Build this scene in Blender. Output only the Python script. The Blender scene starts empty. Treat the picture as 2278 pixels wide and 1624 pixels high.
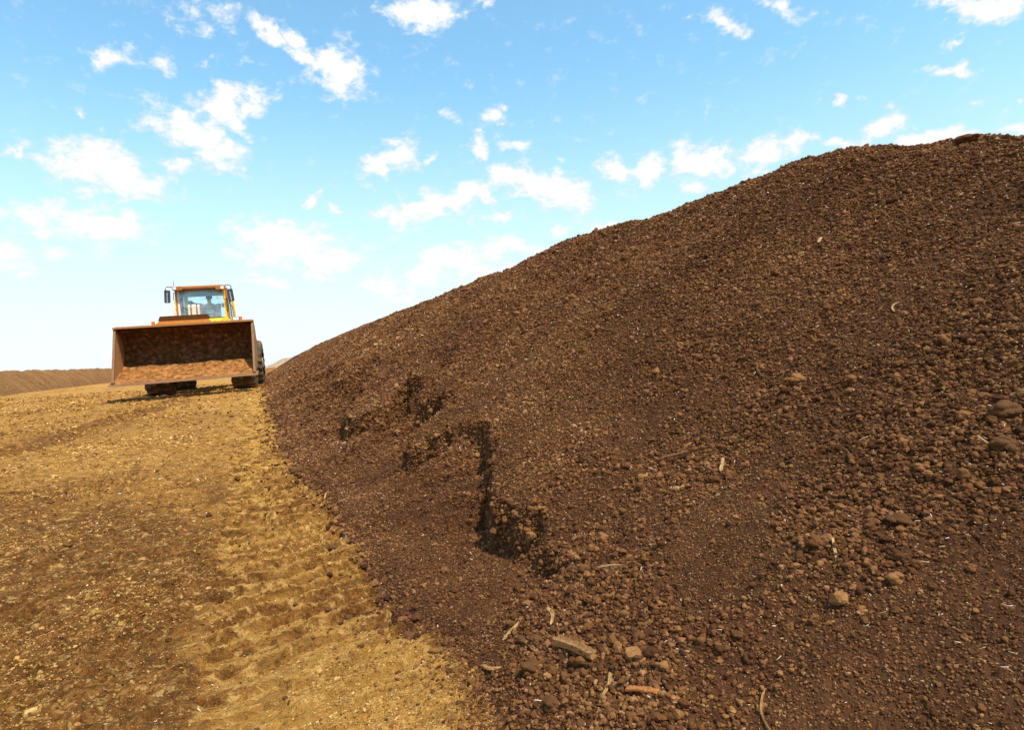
import bpy, bmesh, math, random
import numpy as np
from mathutils import Vector, Matrix, Euler

# ------------------------------------------------------------------ camera, sky, sun, exposure
SC = bpy.context.scene
COL = SC.collection
R = math.radians
rng = np.random.default_rng(7)
random.seed(7)

CAM_YAW, CAM_PITCH, CAM_ROLL = R(21.05), R(-0.8), R(3.2)
CAM_Z = 1.25
cam_d = bpy.data.cameras.new('camera')
cam_d.sensor_width = 36.0
cam_d.lens = 36.0 * 1400.0 / 2278.0
cam_d.clip_start = 0.05
cam_d.clip_end = 8000
cam = bpy.data.objects.new('camera', cam_d)
COL.objects.link(cam)
fw = Vector((math.sin(CAM_YAW) * math.cos(CAM_PITCH), math.cos(CAM_YAW) * math.cos(CAM_PITCH), math.sin(CAM_PITCH)))
r0 = Vector((math.cos(CAM_YAW), -math.sin(CAM_YAW), 0))
u0 = r0.cross(fw)
rt = r0 * math.cos(CAM_ROLL) - u0 * math.sin(CAM_ROLL)
up = u0 * math.cos(CAM_ROLL) + r0 * math.sin(CAM_ROLL)
m = Matrix((rt, up, -fw)).transposed().to_4x4()
m.translation = Vector((0, 0, CAM_Z))
cam.matrix_world = m
SC.camera = cam

SUN_DIR = Vector((0.22, -0.45, 0.865)).normalized()      # towards the sun
SUN_EL = math.asin(SUN_DIR.z)
SUN_AZ = math.atan2(SUN_DIR.x, SUN_DIR.y)
sun_d = bpy.data.lights.new('sun', 'SUN')
sun_d.energy = 5.0
sun_d.angle = R(0.5)
sun_d.color = (1.0, 0.93, 0.82)
sun = bpy.data.objects.new('sun', sun_d)
COL.objects.link(sun)
sun.rotation_euler = (-SUN_DIR).to_track_quat('-Z', 'Y').to_euler()

vs = SC.view_settings
vs.view_transform = 'Standard'
vs.look = 'None'
vs.exposure = 0.15
vs.gamma = 1.0
vs.use_curve_mapping = False

world = bpy.data.worlds.new('World')
SC.world = world
world.use_nodes = True


class NT:
    """short hand for building node trees"""
    def __init__(self, tree):
        self.t = tree
        self.t.nodes.clear()

    def n(self, kind, ins=None, **kw):
        nd = self.t.nodes.new(kind)
        for k, v in kw.items():
            setattr(nd, k, v)
        for k, v in (ins or {}).items():
            s = nd.inputs[k]
            if isinstance(v, bpy.types.NodeSocket):
                self.t.links.new(v, s)
            else:
                s.default_value = v
        return nd

    def math(self, op, a, b=0.0, c=0.0, clamp=False):
        return self.n('ShaderNodeMath', {0: a, 1: b, 2: c}, operation=op, use_clamp=clamp).outputs[0]

    def mix(self, f, a, b, blend='MIX'):
        nd = self.n('ShaderNodeMix', data_type='RGBA', blend_type=blend)
        for s, v in ((nd.inputs[0], f), (nd.inputs[6], a), (nd.inputs[7], b)):
            if isinstance(v, bpy.types.NodeSocket):
                self.t.links.new(v, s)
            elif isinstance(v, (int, float)):
                s.default_value = v
            else:
                s.default_value = (*v[:3], 1)
        return nd.outputs[2]

    def smooth(self, x, a, b):
        return self.n('ShaderNodeMapRange', {0: x, 1: a, 2: b, 3: 0.0, 4: 1.0}, interpolation_type='SMOOTHSTEP').outputs[0]

    def noise(self, vec, scale, detail=4.0, rough=0.55, dist=0.0):
        ins = {'Scale': scale, 'Detail': detail, 'Roughness': rough, 'Distortion': dist}
        if vec is not None:
            ins['Vector'] = vec
        return self.n('ShaderNodeTexNoise', ins)


# clouds: azimuth, elevation (degrees), half extents (degrees), tilt (degrees), density
CLOUDS = [
    (-9.7, 23.7, 1.87, 0.9, 18.0, 0.6), (-6.5, 23.8, 1.45, 0.53, 10.0, 0.4), (-4.5, 26.8, 2.58, 0.89, 1.0, 0.38), (-2.3, 27.8, 2.17, 0.65, 0.0, 0.5), (-2.9, 26.1, 1.37, 0.47, 9.0, 0.4),
    (1.6, 26.5, 1.77, 0.75, -25.0, 0.85), (3.4, 26.1, 1.5, 0.96, -20.0, 0.9), (4.1, 24.9, 0.93, 0.79, 62.0, 0.75), (7.2, 24.3, 2.39, 1.56, 7.0, 1.0), (7.5, 23.1, 0.97, 0.66, 8.0, 0.7),
    (7.9, 26.4, 1.35, 0.69, 5.0, 0.35), (15.0, 28.9, 3.21, 0.98, 1.0, 0.95), (20.9, 29.1, 1.62, 0.49, -2.0, 0.35), (-1.9, 21.2, 3.16, 1.21, 11.0, 0.85), (-4.8, 19.3, 2.82, 1.23, -13.0, 1.0),
    (-2.9, 18.1, 2.17, 1.29, -1.0, 0.85), (-5.5, 16.9, 0.93, 0.72, 18.0, 0.6), (-2.8, 16.6, 1.88, 0.75, 5.0, 0.5), (-11.5, 16.2, 3.4, 1.55, -3.0, 1.0), (-9.3, 15.1, 3.0, 0.99, 0.0, 0.9),
    (-14.0, 13.4, 1.37, 0.63, 8.0, 0.5), (-11.5, 14.1, 2.33, 0.64, 6.0, 0.6), (-15.2, 12.0, 2.4, 1.06, 7.0, 0.8), (-11.3, 11.5, 3.21, 1.32, 5.0, 1.0), (-14.2, 10.8, 2.45, 0.8, 4.0, 0.6),
    (-16.9, 8.8, 1.29, 1.11, 21.0, 0.75), (-13.8, 8.9, 0.96, 0.86, 30.0, 0.65), (-11.4, 9.6, 1.74, 0.83, 4.0, 0.3), (-13.8, 7.1, 1.16, 0.56, 27.0, 0.3), (-12.2, 20.1, 0.52, 0.42, 38.0, 0.6),
    (-11.0, 19.0, 0.66, 0.42, 16.0, 0.4), (-16.4, 16.8, 1.06, 0.44, 41.0, 0.65), (21.0, 20.8, 1.34, 0.5, -9.0, 0.75), (16.1, 21.4, 1.44, 0.57, -9.0, 0.45), (19.1, 18.5, 1.39, 0.77, 80.0, 0.8),
    (22.6, 18.5, 1.54, 0.59, -16.0, 0.65), (10.4, 17.5, 1.91, 0.86, 18.0, 0.85), (12.3, 17.9, 1.35, 1.09, 6.0, 0.85), (14.6, 17.5, 0.64, 0.44, 1.0, 0.6), (4.1, 14.3, 0.75, 0.62, 11.0, 0.7),
    (6.2, 13.8, 0.55, 0.51, 35.0, 0.5), (-1.0, 15.5, 0.7, 0.35, 5.0, 0.3), (13.4, 13.6, 3.41, 0.99, 6.0, 0.95), (18.3, 14.2, 3.25, 1.07, 12.0, 0.9), (24.4, 14.9, 4.27, 1.29, -11.0, 1.0),
    (21.6, 15.8, 1.83, 0.9, -3.0, 0.8), (15.1, 12.8, 2.02, 0.62, -2.0, 0.6), (1.7, 10.7, 3.79, 1.72, -4.0, 1.0), (4.2, 9.4, 3.34, 1.3, -8.0, 0.95), (-0.9, 9.7, 2.11, 0.96, 1.0, 0.7),
    (0.4, 7.2, 2.68, 0.9, 0.0, 0.7), (4.1, 7.8, 1.87, 0.84, 0.0, 0.6), (7.7, 10.3, 2.31, 0.54, -1.0, 0.45), (4.0, 11.8, 2.64, 0.66, 10.0, 0.5), (19.8, 12.0, 2.85, 0.78, 7.0, 0.45),
    (11.5, 11.4, 0.87, 0.46, 0.0, 0.4), (26.0, 11.2, 0.97, 0.66, -5.0, 0.7), (29.7, 11.4, 2.4, 0.85, -5.0, 0.65), (9.8, 6.9, 2.94, 0.79, -2.0, 0.8), (13.8, 7.6, 3.42, 1.03, 6.0, 0.9),
    (16.3, 8.9, 2.44, 1.19, 12.0, 1.0), (20.4, 9.5, 2.86, 0.95, 9.0, 0.9), (22.5, 9.3, 2.45, 0.79, -3.0, 0.7), (18.3, 7.6, 3.67, 1.04, -3.0, 0.8), (10.9, 5.9, 4.36, 0.64, 3.0, 0.6),
    (31.6, 15.7, 1.34, 0.74, -7.0, 0.8), (34.5, 15.6, 1.71, 1.02, -8.0, 0.9), (39.0, 15.8, 2.68, 1.28, -9.0, 1.0), (38.3, 14.1, 1.12, 0.65, -9.0, 0.65), (32.4, 13.8, 1.57, 0.45, -6.0, 0.3),
    (44.7, 15.6, 2.1, 0.98, 1.0, 0.85), (43.3, 14.3, 1.59, 0.56, -10.0, 0.7), (48.6, 15.3, 1.31, 0.46, -12.0, 0.7), (52.0, 15.7, 1.59, 0.87, 10.0, 0.95), (55.2, 14.5, 2.06, 0.67, -14.0, 1.0),
    (54.5, 15.7, 0.7, 0.3, -16.0, 0.4), (60.2, 13.7, 0.97, 0.57, -21.0, 0.9), (49.2, 18.7, 0.78, 0.5, -19.0, 0.75), (50.9, 18.3, 0.51, 0.36, -24.0, 0.4), (57.6, 16.5, 0.66, 0.34, -20.0, 0.35),
    (40.5, 25.2, 1.79, 0.72, -27.0, 0.55), (42.4, 24.1, 0.72, 0.37, -14.0, 0.4), (45.4, 25.7, 2.19, 0.57, -25.0, 0.5), (48.0, 24.7, 0.75, 0.4, 23.0, 0.4), (58.9, 22.0, 2.46, 0.73, -20.0, 1.0),
    (56.9, 20.3, 0.58, 0.42, -35.0, 0.55), (56.7, 18.8, 1.26, 0.38, -12.0, 0.6), (58.7, 18.4, 0.86, 0.37, 18.0, 0.3), (59.8, 15.6, 0.52, 0.28, -21.0, 0.35), (39.3, 19.0, 0.52, 0.34, -13.0, 0.35),
    (55.9, 16.2, 0.57, 0.24, -17.0, 0.3), (26.2, 17.3, 0.49, 0.29, -5.0, 0.3), (-0.7, 23.7, 1.06, 0.31, 6.0, 0.4), (-2.9, 24.1, 0.46, 0.38, 56.0, 0.3), (2.8, 22.7, 0.53, 0.44, 26.0, 0.25),
]


def build_world():
    w = NT(world.node_tree)
    sky = w.n('ShaderNodeTexSky', sky_type='NISHITA', sun_disc=False, sun_elevation=SUN_EL, sun_rotation=SUN_AZ,
              altitude=100.0, air_density=1.0, dust_density=0.6, ozone_density=2.0)
    tc = w.n('ShaderNodeTexCoord').outputs['Generated']
    d = w.n('ShaderNodeVectorMath', {0: tc}, operation='NORMALIZE').outputs[0]
    xyz = w.n('ShaderNodeSeparateXYZ', {0: d})
    el = w.math('ARCSINE', xyz.outputs[2])
    az = w.math('ARCTAN2', xyz.outputs[0], xyz.outputs[1])
    azd = w.math('MULTIPLY', az, 57.29578)
    eld = w.math('MULTIPLY', el, 57.29578)
    ae = w.n('ShaderNodeCombineXYZ', {0: azd, 1: eld, 2: 0.0}).outputs[0]
    n1 = w.noise(ae, 0.16, 5.0, 0.62)
    wv = w.n('ShaderNodeVectorMath', {0: n1.outputs['Color'], 1: (0.5, 0.5, 0.5)}, operation='SUBTRACT').outputs[0]
    wv = w.n('ShaderNodeVectorMath', {0: wv, 1: (6.0, 4.2, 0.0)}, operation='MULTIPLY').outputs[0]
    pos = w.n('ShaderNodeVectorMath', {0: ae, 1: wv}, operation='ADD').outputs[0]
    acc = None
    for (a, e, ra, re, tilt, st) in CLOUDS:
        mp = w.n('ShaderNodeMapping', {'Vector': pos, 'Location': (a, e, 0), 'Rotation': (0, 0, R(tilt)), 'Scale': (ra * 1.85, re * 1.85, 1.0)}, vector_type='TEXTURE')
        g = w.n('ShaderNodeTexGradient', {'Vector': mp.outputs[0]}, gradient_type='SPHERICAL').outputs['Fac']
        g = w.math('MULTIPLY', g, min(1.1, st + 0.12))
        acc = g if acc is None else w.n('ShaderNodeMath', {0: acc, 1: g, 2: 0.12}, operation='SMOOTH_MAX').outputs[0]
    # fair-weather clouds of the same kind all round the rest of the sky
    far = w.math('ABSOLUTE', w.math('SUBTRACT', azd, 20.0))
    gate = w.smooth(far, 46.0, 56.0)
    n3 = w.noise(ae, 0.05, 2.0, 0.5).outputs['Fac']
    gen = w.math('MULTIPLY', w.smooth(n3, 0.5, 0.72), gate)
    acc = w.math('MAXIMUM', acc, gen)
    n2 = w.noise(w.n('ShaderNodeVectorMath', {0: ae, 1: (1.0, 1.5, 1.0)}, operation='MULTIPLY').outputs[0], 0.55, 8.0, 0.64, 0.2).outputs['Fac']
    dens = w.math('ADD', acc, w.math('MULTIPLY', w.math('SUBTRACT', n2, 0.5), 1.95))
    some = w.smooth(acc, 0.02, 0.16)
    mask = w.math('MULTIPLY', w.smooth(dens, 0.18, 0.74), some)
    # sky colour: the physical sky, a little more saturated, whitening in the hazy air low down
    hs = w.n('ShaderNodeHueSaturation', {'Hue': 0.477, 'Saturation': 1.08, 'Value': SKY_VALUE, 'Color': sky.outputs[0]}).outputs[0]
    low = w.n('ShaderNodeMapRange', {0: eld, 1: -4.0, 2: 25.0, 3: 1.0, 4: 0.0}, interpolation_type='SMOOTHSTEP').outputs[0]
    low = w.math('MULTIPLY', low, 0.93)
    base = w.mix(low, hs, (7.2, 7.95, 8.75))
    shade = w.smooth(dens, 0.25, 0.95)
    cl = w.mix(shade, (7.6, 8.3, 8.9), (9.6, 9.6, 9.6))
    col = w.mix(mask, base, cl)
    below = w.smooth(eld, -3.0, -0.2)
    col = w.mix(below, (2.6, 1.9, 1.2), col)
    bg = w.n('ShaderNodeBackground', {'Color': col, 'Strength': 0.1})
    out = w.n('ShaderNodeOutputWorld', {'Surface': bg.outputs[0]})


SKY_VALUE = 2.55
build_world()
world.cycles.sampling_method = 'MANUAL'
world.cycles.sample_map_resolution = 512


# ------------------------------------------------------------------ helpers
def tag(o, label=None, cat=None, group=None, kind=None):
    if label:
        o['label'] = label
    if cat:
        o['category'] = cat
    if group:
        o['group'] = group
    if kind:
        o['kind'] = kind
    return o


def empty(name, loc, rot=(0, 0, 0)):
    o = bpy.data.objects.new(name, None)
    o.empty_display_size = 0.2
    o.location = loc
    o.rotation_euler = rot
    COL.objects.link(o)
    return o


def link_mesh(name, me, mat=None, parent=None, smooth=None):
    if mat is not None:
        me.materials.append(mat)
    if smooth is not None:
        me.polygons.foreach_set('use_smooth', [smooth] * len(me.polygons))
    o = bpy.data.objects.new(name, me)
    COL.objects.link(o)
    if parent is not None:
        o.parent = parent
    return o


def np_mesh(name, V, F):
    me = bpy.data.meshes.new(name)
    V = np.asarray(V, np.float32)
    F = np.asarray(F, np.int32)
    k = F.shape[1]
    me.vertices.add(len(V))
    me.vertices.foreach_set('co', V.ravel())
    me.loops.add(F.size)
    me.loops.foreach_set('vertex_index', F.ravel())
    me.polygons.add(len(F))
    me.polygons.foreach_set('loop_start', np.arange(0, F.size, k, dtype=np.int32))
    me.update(calc_edges=True)
    return me


def grid_faces(nr, nc, wrap=False):
    r, c = np.meshgrid(np.arange(nr - 1), np.arange(nc if wrap else nc - 1), indexing='ij')
    c2 = (c + 1) % nc
    return np.stack([r * nc + c, r * nc + c2, (r + 1) * nc + c2, (r + 1) * nc + c], -1).reshape(-1, 4)


class MB:
    """collects simple solids and links them as one mesh object"""
    def __init__(self):
        self.bm = bmesh.new()

    def _add(self, verts, faces):
        vs_ = [self.bm.verts.new(v) for v in verts]
        for f in faces:
            try:
                self.bm.faces.new([vs_[i] for i in f])
            except ValueError:
                pass

    def box(self, x0, x1, y0, y1, z0, z1, bev=0.0, rot=None):
        b = bmesh.new()
        bmesh.ops.create_cube(b, size=1.0)
        c = Vector(((x0 + x1) / 2, (y0 + y1) / 2, (z0 + z1) / 2))
        for v in b.verts:
            v.co = Vector((v.co.x * (x1 - x0), v.co.y * (y1 - y0), v.co.z * (z1 - z0)))
        if bev:
            bmesh.ops.bevel(b, geom=list(b.edges), offset=bev, segments=2, affect='EDGES', profile=0.6)
        rm = Euler(rot).to_matrix() if rot else Matrix.Identity(3)
        for v in b.verts:
            v.co = rm @ v.co + c
        self.merge(b)
        return self

    def merge(self, b):
        b.verts.index_update()
        self._add([v.co.copy() for v in b.verts], [[v.index for v in f.verts] for f in b.faces])
        b.free()

    def prism(self, prof, axis, a0, a1, bev=0.0):
        """profile of 2D points swept along an axis"""
        def P(p, a):
            return {'x': (a, p[0], p[1]), 'y': (p[0], a, p[1]), 'z': (p[0], p[1], a)}[axis]
        n = len(prof)
        b = bmesh.new()
        A = [b.verts.new(P(p, a0)) for p in prof]
        B = [b.verts.new(P(p, a1)) for p in prof]
        b.faces.new(A)
        b.faces.new(B[::-1])
        for i in range(n):
            j = (i + 1) % n
            b.faces.new((A[i], B[i], B[j], A[j]))
        bmesh.ops.recalc_face_normals(b, faces=list(b.faces))
        if bev:
            bmesh.ops.bevel(b, geom=list(b.edges), offset=bev, segments=2, affect='EDGES', profile=0.6)
        self.merge(b)
        return self

    def tube(self, pts, r, n=10):
        pts = [Vector(p) for p in pts]
        rs = r if isinstance(r, (list, tuple)) else [r] * len(pts)
        rings = []
        ref = Vector((0, 0, 1))
        for i, p in enumerate(pts):
            t = (pts[min(i + 1, len(pts) - 1)] - pts[max(i - 1, 0)]).normalized()
            if abs(t.dot(ref)) > 0.95:
                ref = Vector((1, 0, 0))
            s = t.cross(ref).normalized()
            q = s.cross(t)
            rings.append([p + (s * math.cos(2 * math.pi * k / n) + q * math.sin(2 * math.pi * k / n)) * rs[i] for k in range(n)])
        verts = [v for rg in rings for v in rg]
        faces = []
        for i in range(len(pts) - 1):
            for k in range(n):
                faces.append((i * n + k, i * n + (k + 1) % n, (i + 1) * n + (k + 1) % n, (i + 1) * n + k))
        faces.append(list(range(n))[::-1])
        faces.append([(len(pts) - 1) * n + k for k in range(n)])
        self._add(verts, faces)
        return self

    def cyl(self, a, b, r, n=20):
        return self.tube([a, b], r, n)

    def ball(self, c, r, sc=(1, 1, 1), sub=2):
        b = bmesh.new()
        bmesh.ops.create_icosphere(b, subdivisions=sub, radius=r)
        for v in b.verts:
            v.co = Vector((v.co.x * sc[0], v.co.y * sc[1], v.co.z * sc[2])) + Vector(c)
        self.merge(b)
        return self

    def build(self, name, mat, parent=None, smooth=False):
        bmesh.ops.recalc_face_normals(self.bm, faces=list(self.bm.faces))
        me = bpy.data.meshes.new(name)
        self.bm.to_mesh(me)
        self.bm.free()
        return link_mesh(name, me, mat, parent, smooth)


# ------------------------------------------------------------------ noise (numpy)
def _h(ix, iy, seed):
    h = (ix.astype(np.uint32) * np.uint32(374761393) + iy.astype(np.uint32) * np.uint32(668265263) + np.uint32(seed * 974634777 & 0xffffffff))
    h = (h ^ (h >> np.uint32(13))) * np.uint32(1274126177)
    h = (h ^ (h >> np.uint32(15))) * np.uint32(2246822519)
    return (h ^ (h >> np.uint32(16))).astype(np.float64) / 4294967295.0


def perlin(x, y, seed=0):
    x = np.asarray(x, float)
    y = np.asarray(y, float)
    ix = np.floor(x).astype(np.int64)
    iy = np.floor(y).astype(np.int64)
    fx = x - ix
    fy = y - iy
    u = fx * fx * fx * (fx * (fx * 6 - 15) + 10)
    v = fy * fy * fy * (fy * (fy * 6 - 15) + 10)

    def g(a, b, dx, dy):
        t = _h(a, b, seed) * 2 * np.pi
        return np.cos(t) * dx + np.sin(t) * dy
    n00 = g(ix, iy, fx, fy)
    n10 = g(ix + 1, iy, fx - 1, fy)
    n01 = g(ix, iy + 1, fx, fy - 1)
    n11 = g(ix + 1, iy + 1, fx - 1, fy - 1)
    return ((n00 * (1 - u) + n10 * u) * (1 - v) + (n01 * (1 - u) + n11 * u) * v) * 1.4


def fbm(x, y, seed=0, octv=4, gain=0.5):
    s = 0.0
    a = 1.0
    t = 0.0
    for k in range(octv):
        s = s + a * perlin(x * 2 ** k, y * 2 ** k, seed + k * 17)
        t += a
        a *= gain
    return s / t


def bumps(x, y, seed=0):
    """rounded crumbs: 1 at a crumb's middle, 0 between crumbs"""
    ix = np.floor(x).astype(np.int64)
    iy = np.floor(y).astype(np.int64)
    best = np.zeros_like(x)
    for dx in (-1, 0, 1):
        for dy in (-1, 0, 1):
            cx = ix + dx
            cy = iy + dy
            px = cx + _h(cx, cy, seed)
            py = cy + _h(cx, cy, seed + 1)
            rr = 0.35 + 0.55 * _h(cx, cy, seed + 2)
            d2 = ((x - px) ** 2 + (y - py) ** 2) / rr ** 2
            best = np.maximum(best, np.sqrt(np.clip(1 - d2, 0, 1)) * rr)
    return best


def sstep(a, b, x):
    t = np.clip((x - a) / (b - a), 0, 1)
    return t * t * (3 - 2 * t)


def poly_dist(px, py, pts):
    """distance to a polyline and the fraction along it"""
    best = np.full(px.shape, 1e9)
    frac = np.zeros(px.shape)
    L = [0.0]
    for a, b in zip(pts[:-1], pts[1:]):
        L.append(L[-1] + math.hypot(b[0] - a[0], b[1] - a[1]))
    for i, (a, b) in enumerate(zip(pts[:-1], pts[1:])):
        ex, ey = b[0] - a[0], b[1] - a[1]
        l2 = ex * ex + ey * ey + 1e-12
        t = np.clip(((px - a[0]) * ex + (py - a[1]) * ey) / l2, 0, 1)
        d = np.hypot(px - a[0] - t * ex, py - a[1] - t * ey)
        k = d < best
        best = np.where(k, d, best)
        frac = np.where(k, (L[i] + t * (L[i + 1] - L[i])) / L[-1], frac)
    return best, frac


def in_poly(px, py, pts):
    ins = np.zeros(px.shape, bool)
    n = len(pts)
    for i in range(n):
        x1, y1 = pts[i]
        x2, y2 = pts[(i + 1) % n]
        if y1 == y2:
            continue
        k = ((y1 > py) != (y2 > py)) & (px < (x2 - x1) * (py - y1) / (y2 - y1) + x1)
        ins ^= k
    return ins


# ------------------------------------------------------------------ the lie of the land
def ground_base(x, y):
    g = np.interp(y, [-40, 0, 2, 4, 6, 8, 12, 16.4, 22, 40, 100, 4000], [0, 0, 0.01, 0.08, 0.19, 0.30, 0.52, 0.71, 0.765, 0.72, 0.70, 0.6])
    return g + 0.028 * np.clip(x + 1.8, -1.6, 2.2) * sstep(9, 15, y) * sstep(60, 30, y)


TOE = np.array([(-40, 1.0), (-3, 0.85), (0.5, 0.72), (1.5, 0.63), (2.0, 0.62), (2.6, 0.61), (3.1, 0.52), (3.5, 0.47), (4.5, 0.43), (5.8, 0.31),
                (6.8, 0.155), (9.4, 0.04), (13, -0.04), (19, -0.13), (26, -0.2), (40, -0.3), (110, -0.5)])
RID = np.array([(-6, 2.35), (-2, 2.4), (1.2, 2.45), (2.58, 2.473), (2.9, 2.583), (3.25, 2.64), (3.82, 2.835), (4.085, 2.912), (4.486, 2.932), (4.95, 2.908),
                (5.79, 2.898), (6.96, 2.92), (7.4, 3.004), (8.4, 3.03), (9.35, 3.097), (11.38, 3.013), (13.5, 3.05), (16.3, 3.053), (24, 3.132), (43.2, 3.302), (88, 3.52), (141, 3.6)])


def toe_x(y):
    y = np.asarray(y, float)
    return np.interp(y, TOE[:, 0], TOE[:, 1]) + 0.055 * perlin(y * 1.5, y * 0 + 2.5, 5) + 0.03 * perlin(y * 4.3, y * 0 + 7.5, 6)


def ridge_x(y):
    return 4.6 - 0.6 * sstep(6, 18, y)


def ridge_z(y):
    k = 4.6 / ridge_x(y)
    return 1.25 + (np.interp(y * k, RID[:, 0], RID[:, 1]) - 1.25) / k


def pile_base(x, y):
    """height of the heap before slips and crumbs"""
    tx, rx, rz = toe_x(y), ridge_x(y), ridge_z(y)
    g0 = ground_base(tx, y)
    t = (x - tx) / (rx - tx)
    up_ = np.clip(t, -0.2, 1)
    s = up_ - 0.045 * np.sin(np.clip(t, 0, 1) * np.pi) * (1 - 0.4 * t)       # slightly hollow slope
    s = s - 0.012 * np.exp(-((t - 1) / 0.03) ** 2)
    z = g0 + (rz - g0) * s
    back = np.clip(x - rx, 0, None)
    z = z - np.where(back > 0, (np.sqrt(back * back + 0.5) - np.sqrt(0.5)) * 0.72, 0)
    end = sstep(150, 110, y)
    return g0 - 0.3 + (z - g0 + 0.3) * end


# ------------------------------------------------------------------ materials
def new_mat(name):
    mt = bpy.data.materials.new(name)
    mt.use_nodes = True
    return mt, NT(mt.node_tree)


def finish(w, col, rough=0.9, bump=None, strength=0.5, dist=0.02, metal=0.0, spec=0.3, **kw):
    ins = {'Base Color': col if isinstance(col, bpy.types.NodeSocket) else (*col[:3], 1), 'Roughness': rough, 'Metallic': metal, 'Specular IOR Level': spec}
    ins.update(kw)
    p = w.n('ShaderNodeBsdfPrincipled', ins)
    if bump is not None:
        b = w.n('ShaderNodeBump', {'Height': bump, 'Strength': strength, 'Distance': dist})
        w.t.links.new(b.outputs[0], p.inputs['Normal'])
    w.n('ShaderNodeOutputMaterial', {'Surface': p.outputs[0]})
    return p


def ramp(w, f, stops):
    nd = w.n('ShaderNodeValToRGB', {'Fac': f})
    cr = nd.color_ramp
    while len(cr.elements) < len(stops):
        cr.elements.new(0.5)
    for e, (p, c) in zip(cr.elements, stops):
        e.position = p
        e.color = (*c, 1)
    return nd.outputs[0]


def pos_of(w):
    return w.n('ShaderNodeNewGeometry').outputs['Position']


def soil_material(name, stops, fine=90.0, bump_d=0.02, tint=None):
    mt, w = new_mat(name)
    p = pos_of(w)
    n1 = w.noise(p, 0.7, 5.0, 0.6).outputs['Fac']
    n2 = w.noise(p, fine, 4.0, 0.7).outputs['Fac']
    n3 = w.noise(p, 11.0, 4.0, 0.6).outputs['Fac']
    f = w.math('ADD', w.math('MULTIPLY', n1, 0.30), w.math('ADD', w.math('MULTIPLY', n2, 0.40), w.math('MULTIPLY', n3, 0.30)))
    col = ramp(w, f, stops)
    h = w.math('ADD', w.math('MULTIPLY', n2, 0.6), w.math('MULTIPLY', w.noise(p, fine * 0.33, 3.0, 0.6).outputs['Fac'], 0.8))
    finish(w, col, 0.95, h, 0.9, bump_d, spec=0.15)
    return mt


def crumb_material(name, stops):
    """every crumb its own shade"""
    mt, w = new_mat(name)
    rnd = w.n('ShaderNodeObjectInfo').outputs['Random']
    p = pos_of(w)
    n = w.noise(p, 140.0, 3.0, 0.7).outputs['Fac']
    n1 = w.noise(p, 0.7, 5.0, 0.6).outputs['Fac']
    f = w.math('ADD', w.math('MULTIPLY', rnd, 0.75), w.math('ADD', w.math('MULTIPLY', n, 0.45), w.math('MULTIPLY', n1, 0.80)))
    f = w.math('SUBTRACT', f, 0.49)
    col = ramp(w, f, stops)
    finish(w, col, 0.95, n, 0.8, 0.004, spec=0.15)
    return mt


SOIL = [(0.28, (0.026, 0.0090, 0.0030)), (0.46, (0.064, 0.0240, 0.0082)), (0.64, (0.125, 0.051, 0.0172)), (0.80, (0.20, 0.092, 0.032))]
M_SOIL = soil_material('soil', SOIL)  # darker than the crumbs, painting the shade of the gaps between them
M_CRUMB = crumb_material('crumb', [(0.10, (0.048, 0.0172, 0.0056)), (0.42, (0.108, 0.0420, 0.0130)), (0.74, (0.190, 0.080, 0.0250)), (0.92, (0.28, 0.130, 0.044)), (1.0, (0.42, 0.23, 0.09))])
M_CLOD = soil_material('clod', [(0.30, (0.065, 0.026, 0.008)), (0.55, (0.135, 0.059, 0.019)), (0.8, (0.25, 0.122, 0.044))], fine=160.0, bump_d=0.01)
M_BERM = soil_material('berm_soil', [(0.36, (0.08, 0.033, 0.010)), (0.5, (0.23, 0.105, 0.030)), (0.64, (0.38, 0.195, 0.066))], fine=9.0, bump_d=0.15)
M_HAZED = soil_material('hazed_soil', [(0.3, (0.26, 0.165, 0.082)), (0.5, (0.38, 0.265, 0.145)), (0.7, (0.50, 0.37, 0.22))], fine=9.0, bump_d=0.2)  # pale tone stands in for haze over the distant heap


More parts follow.
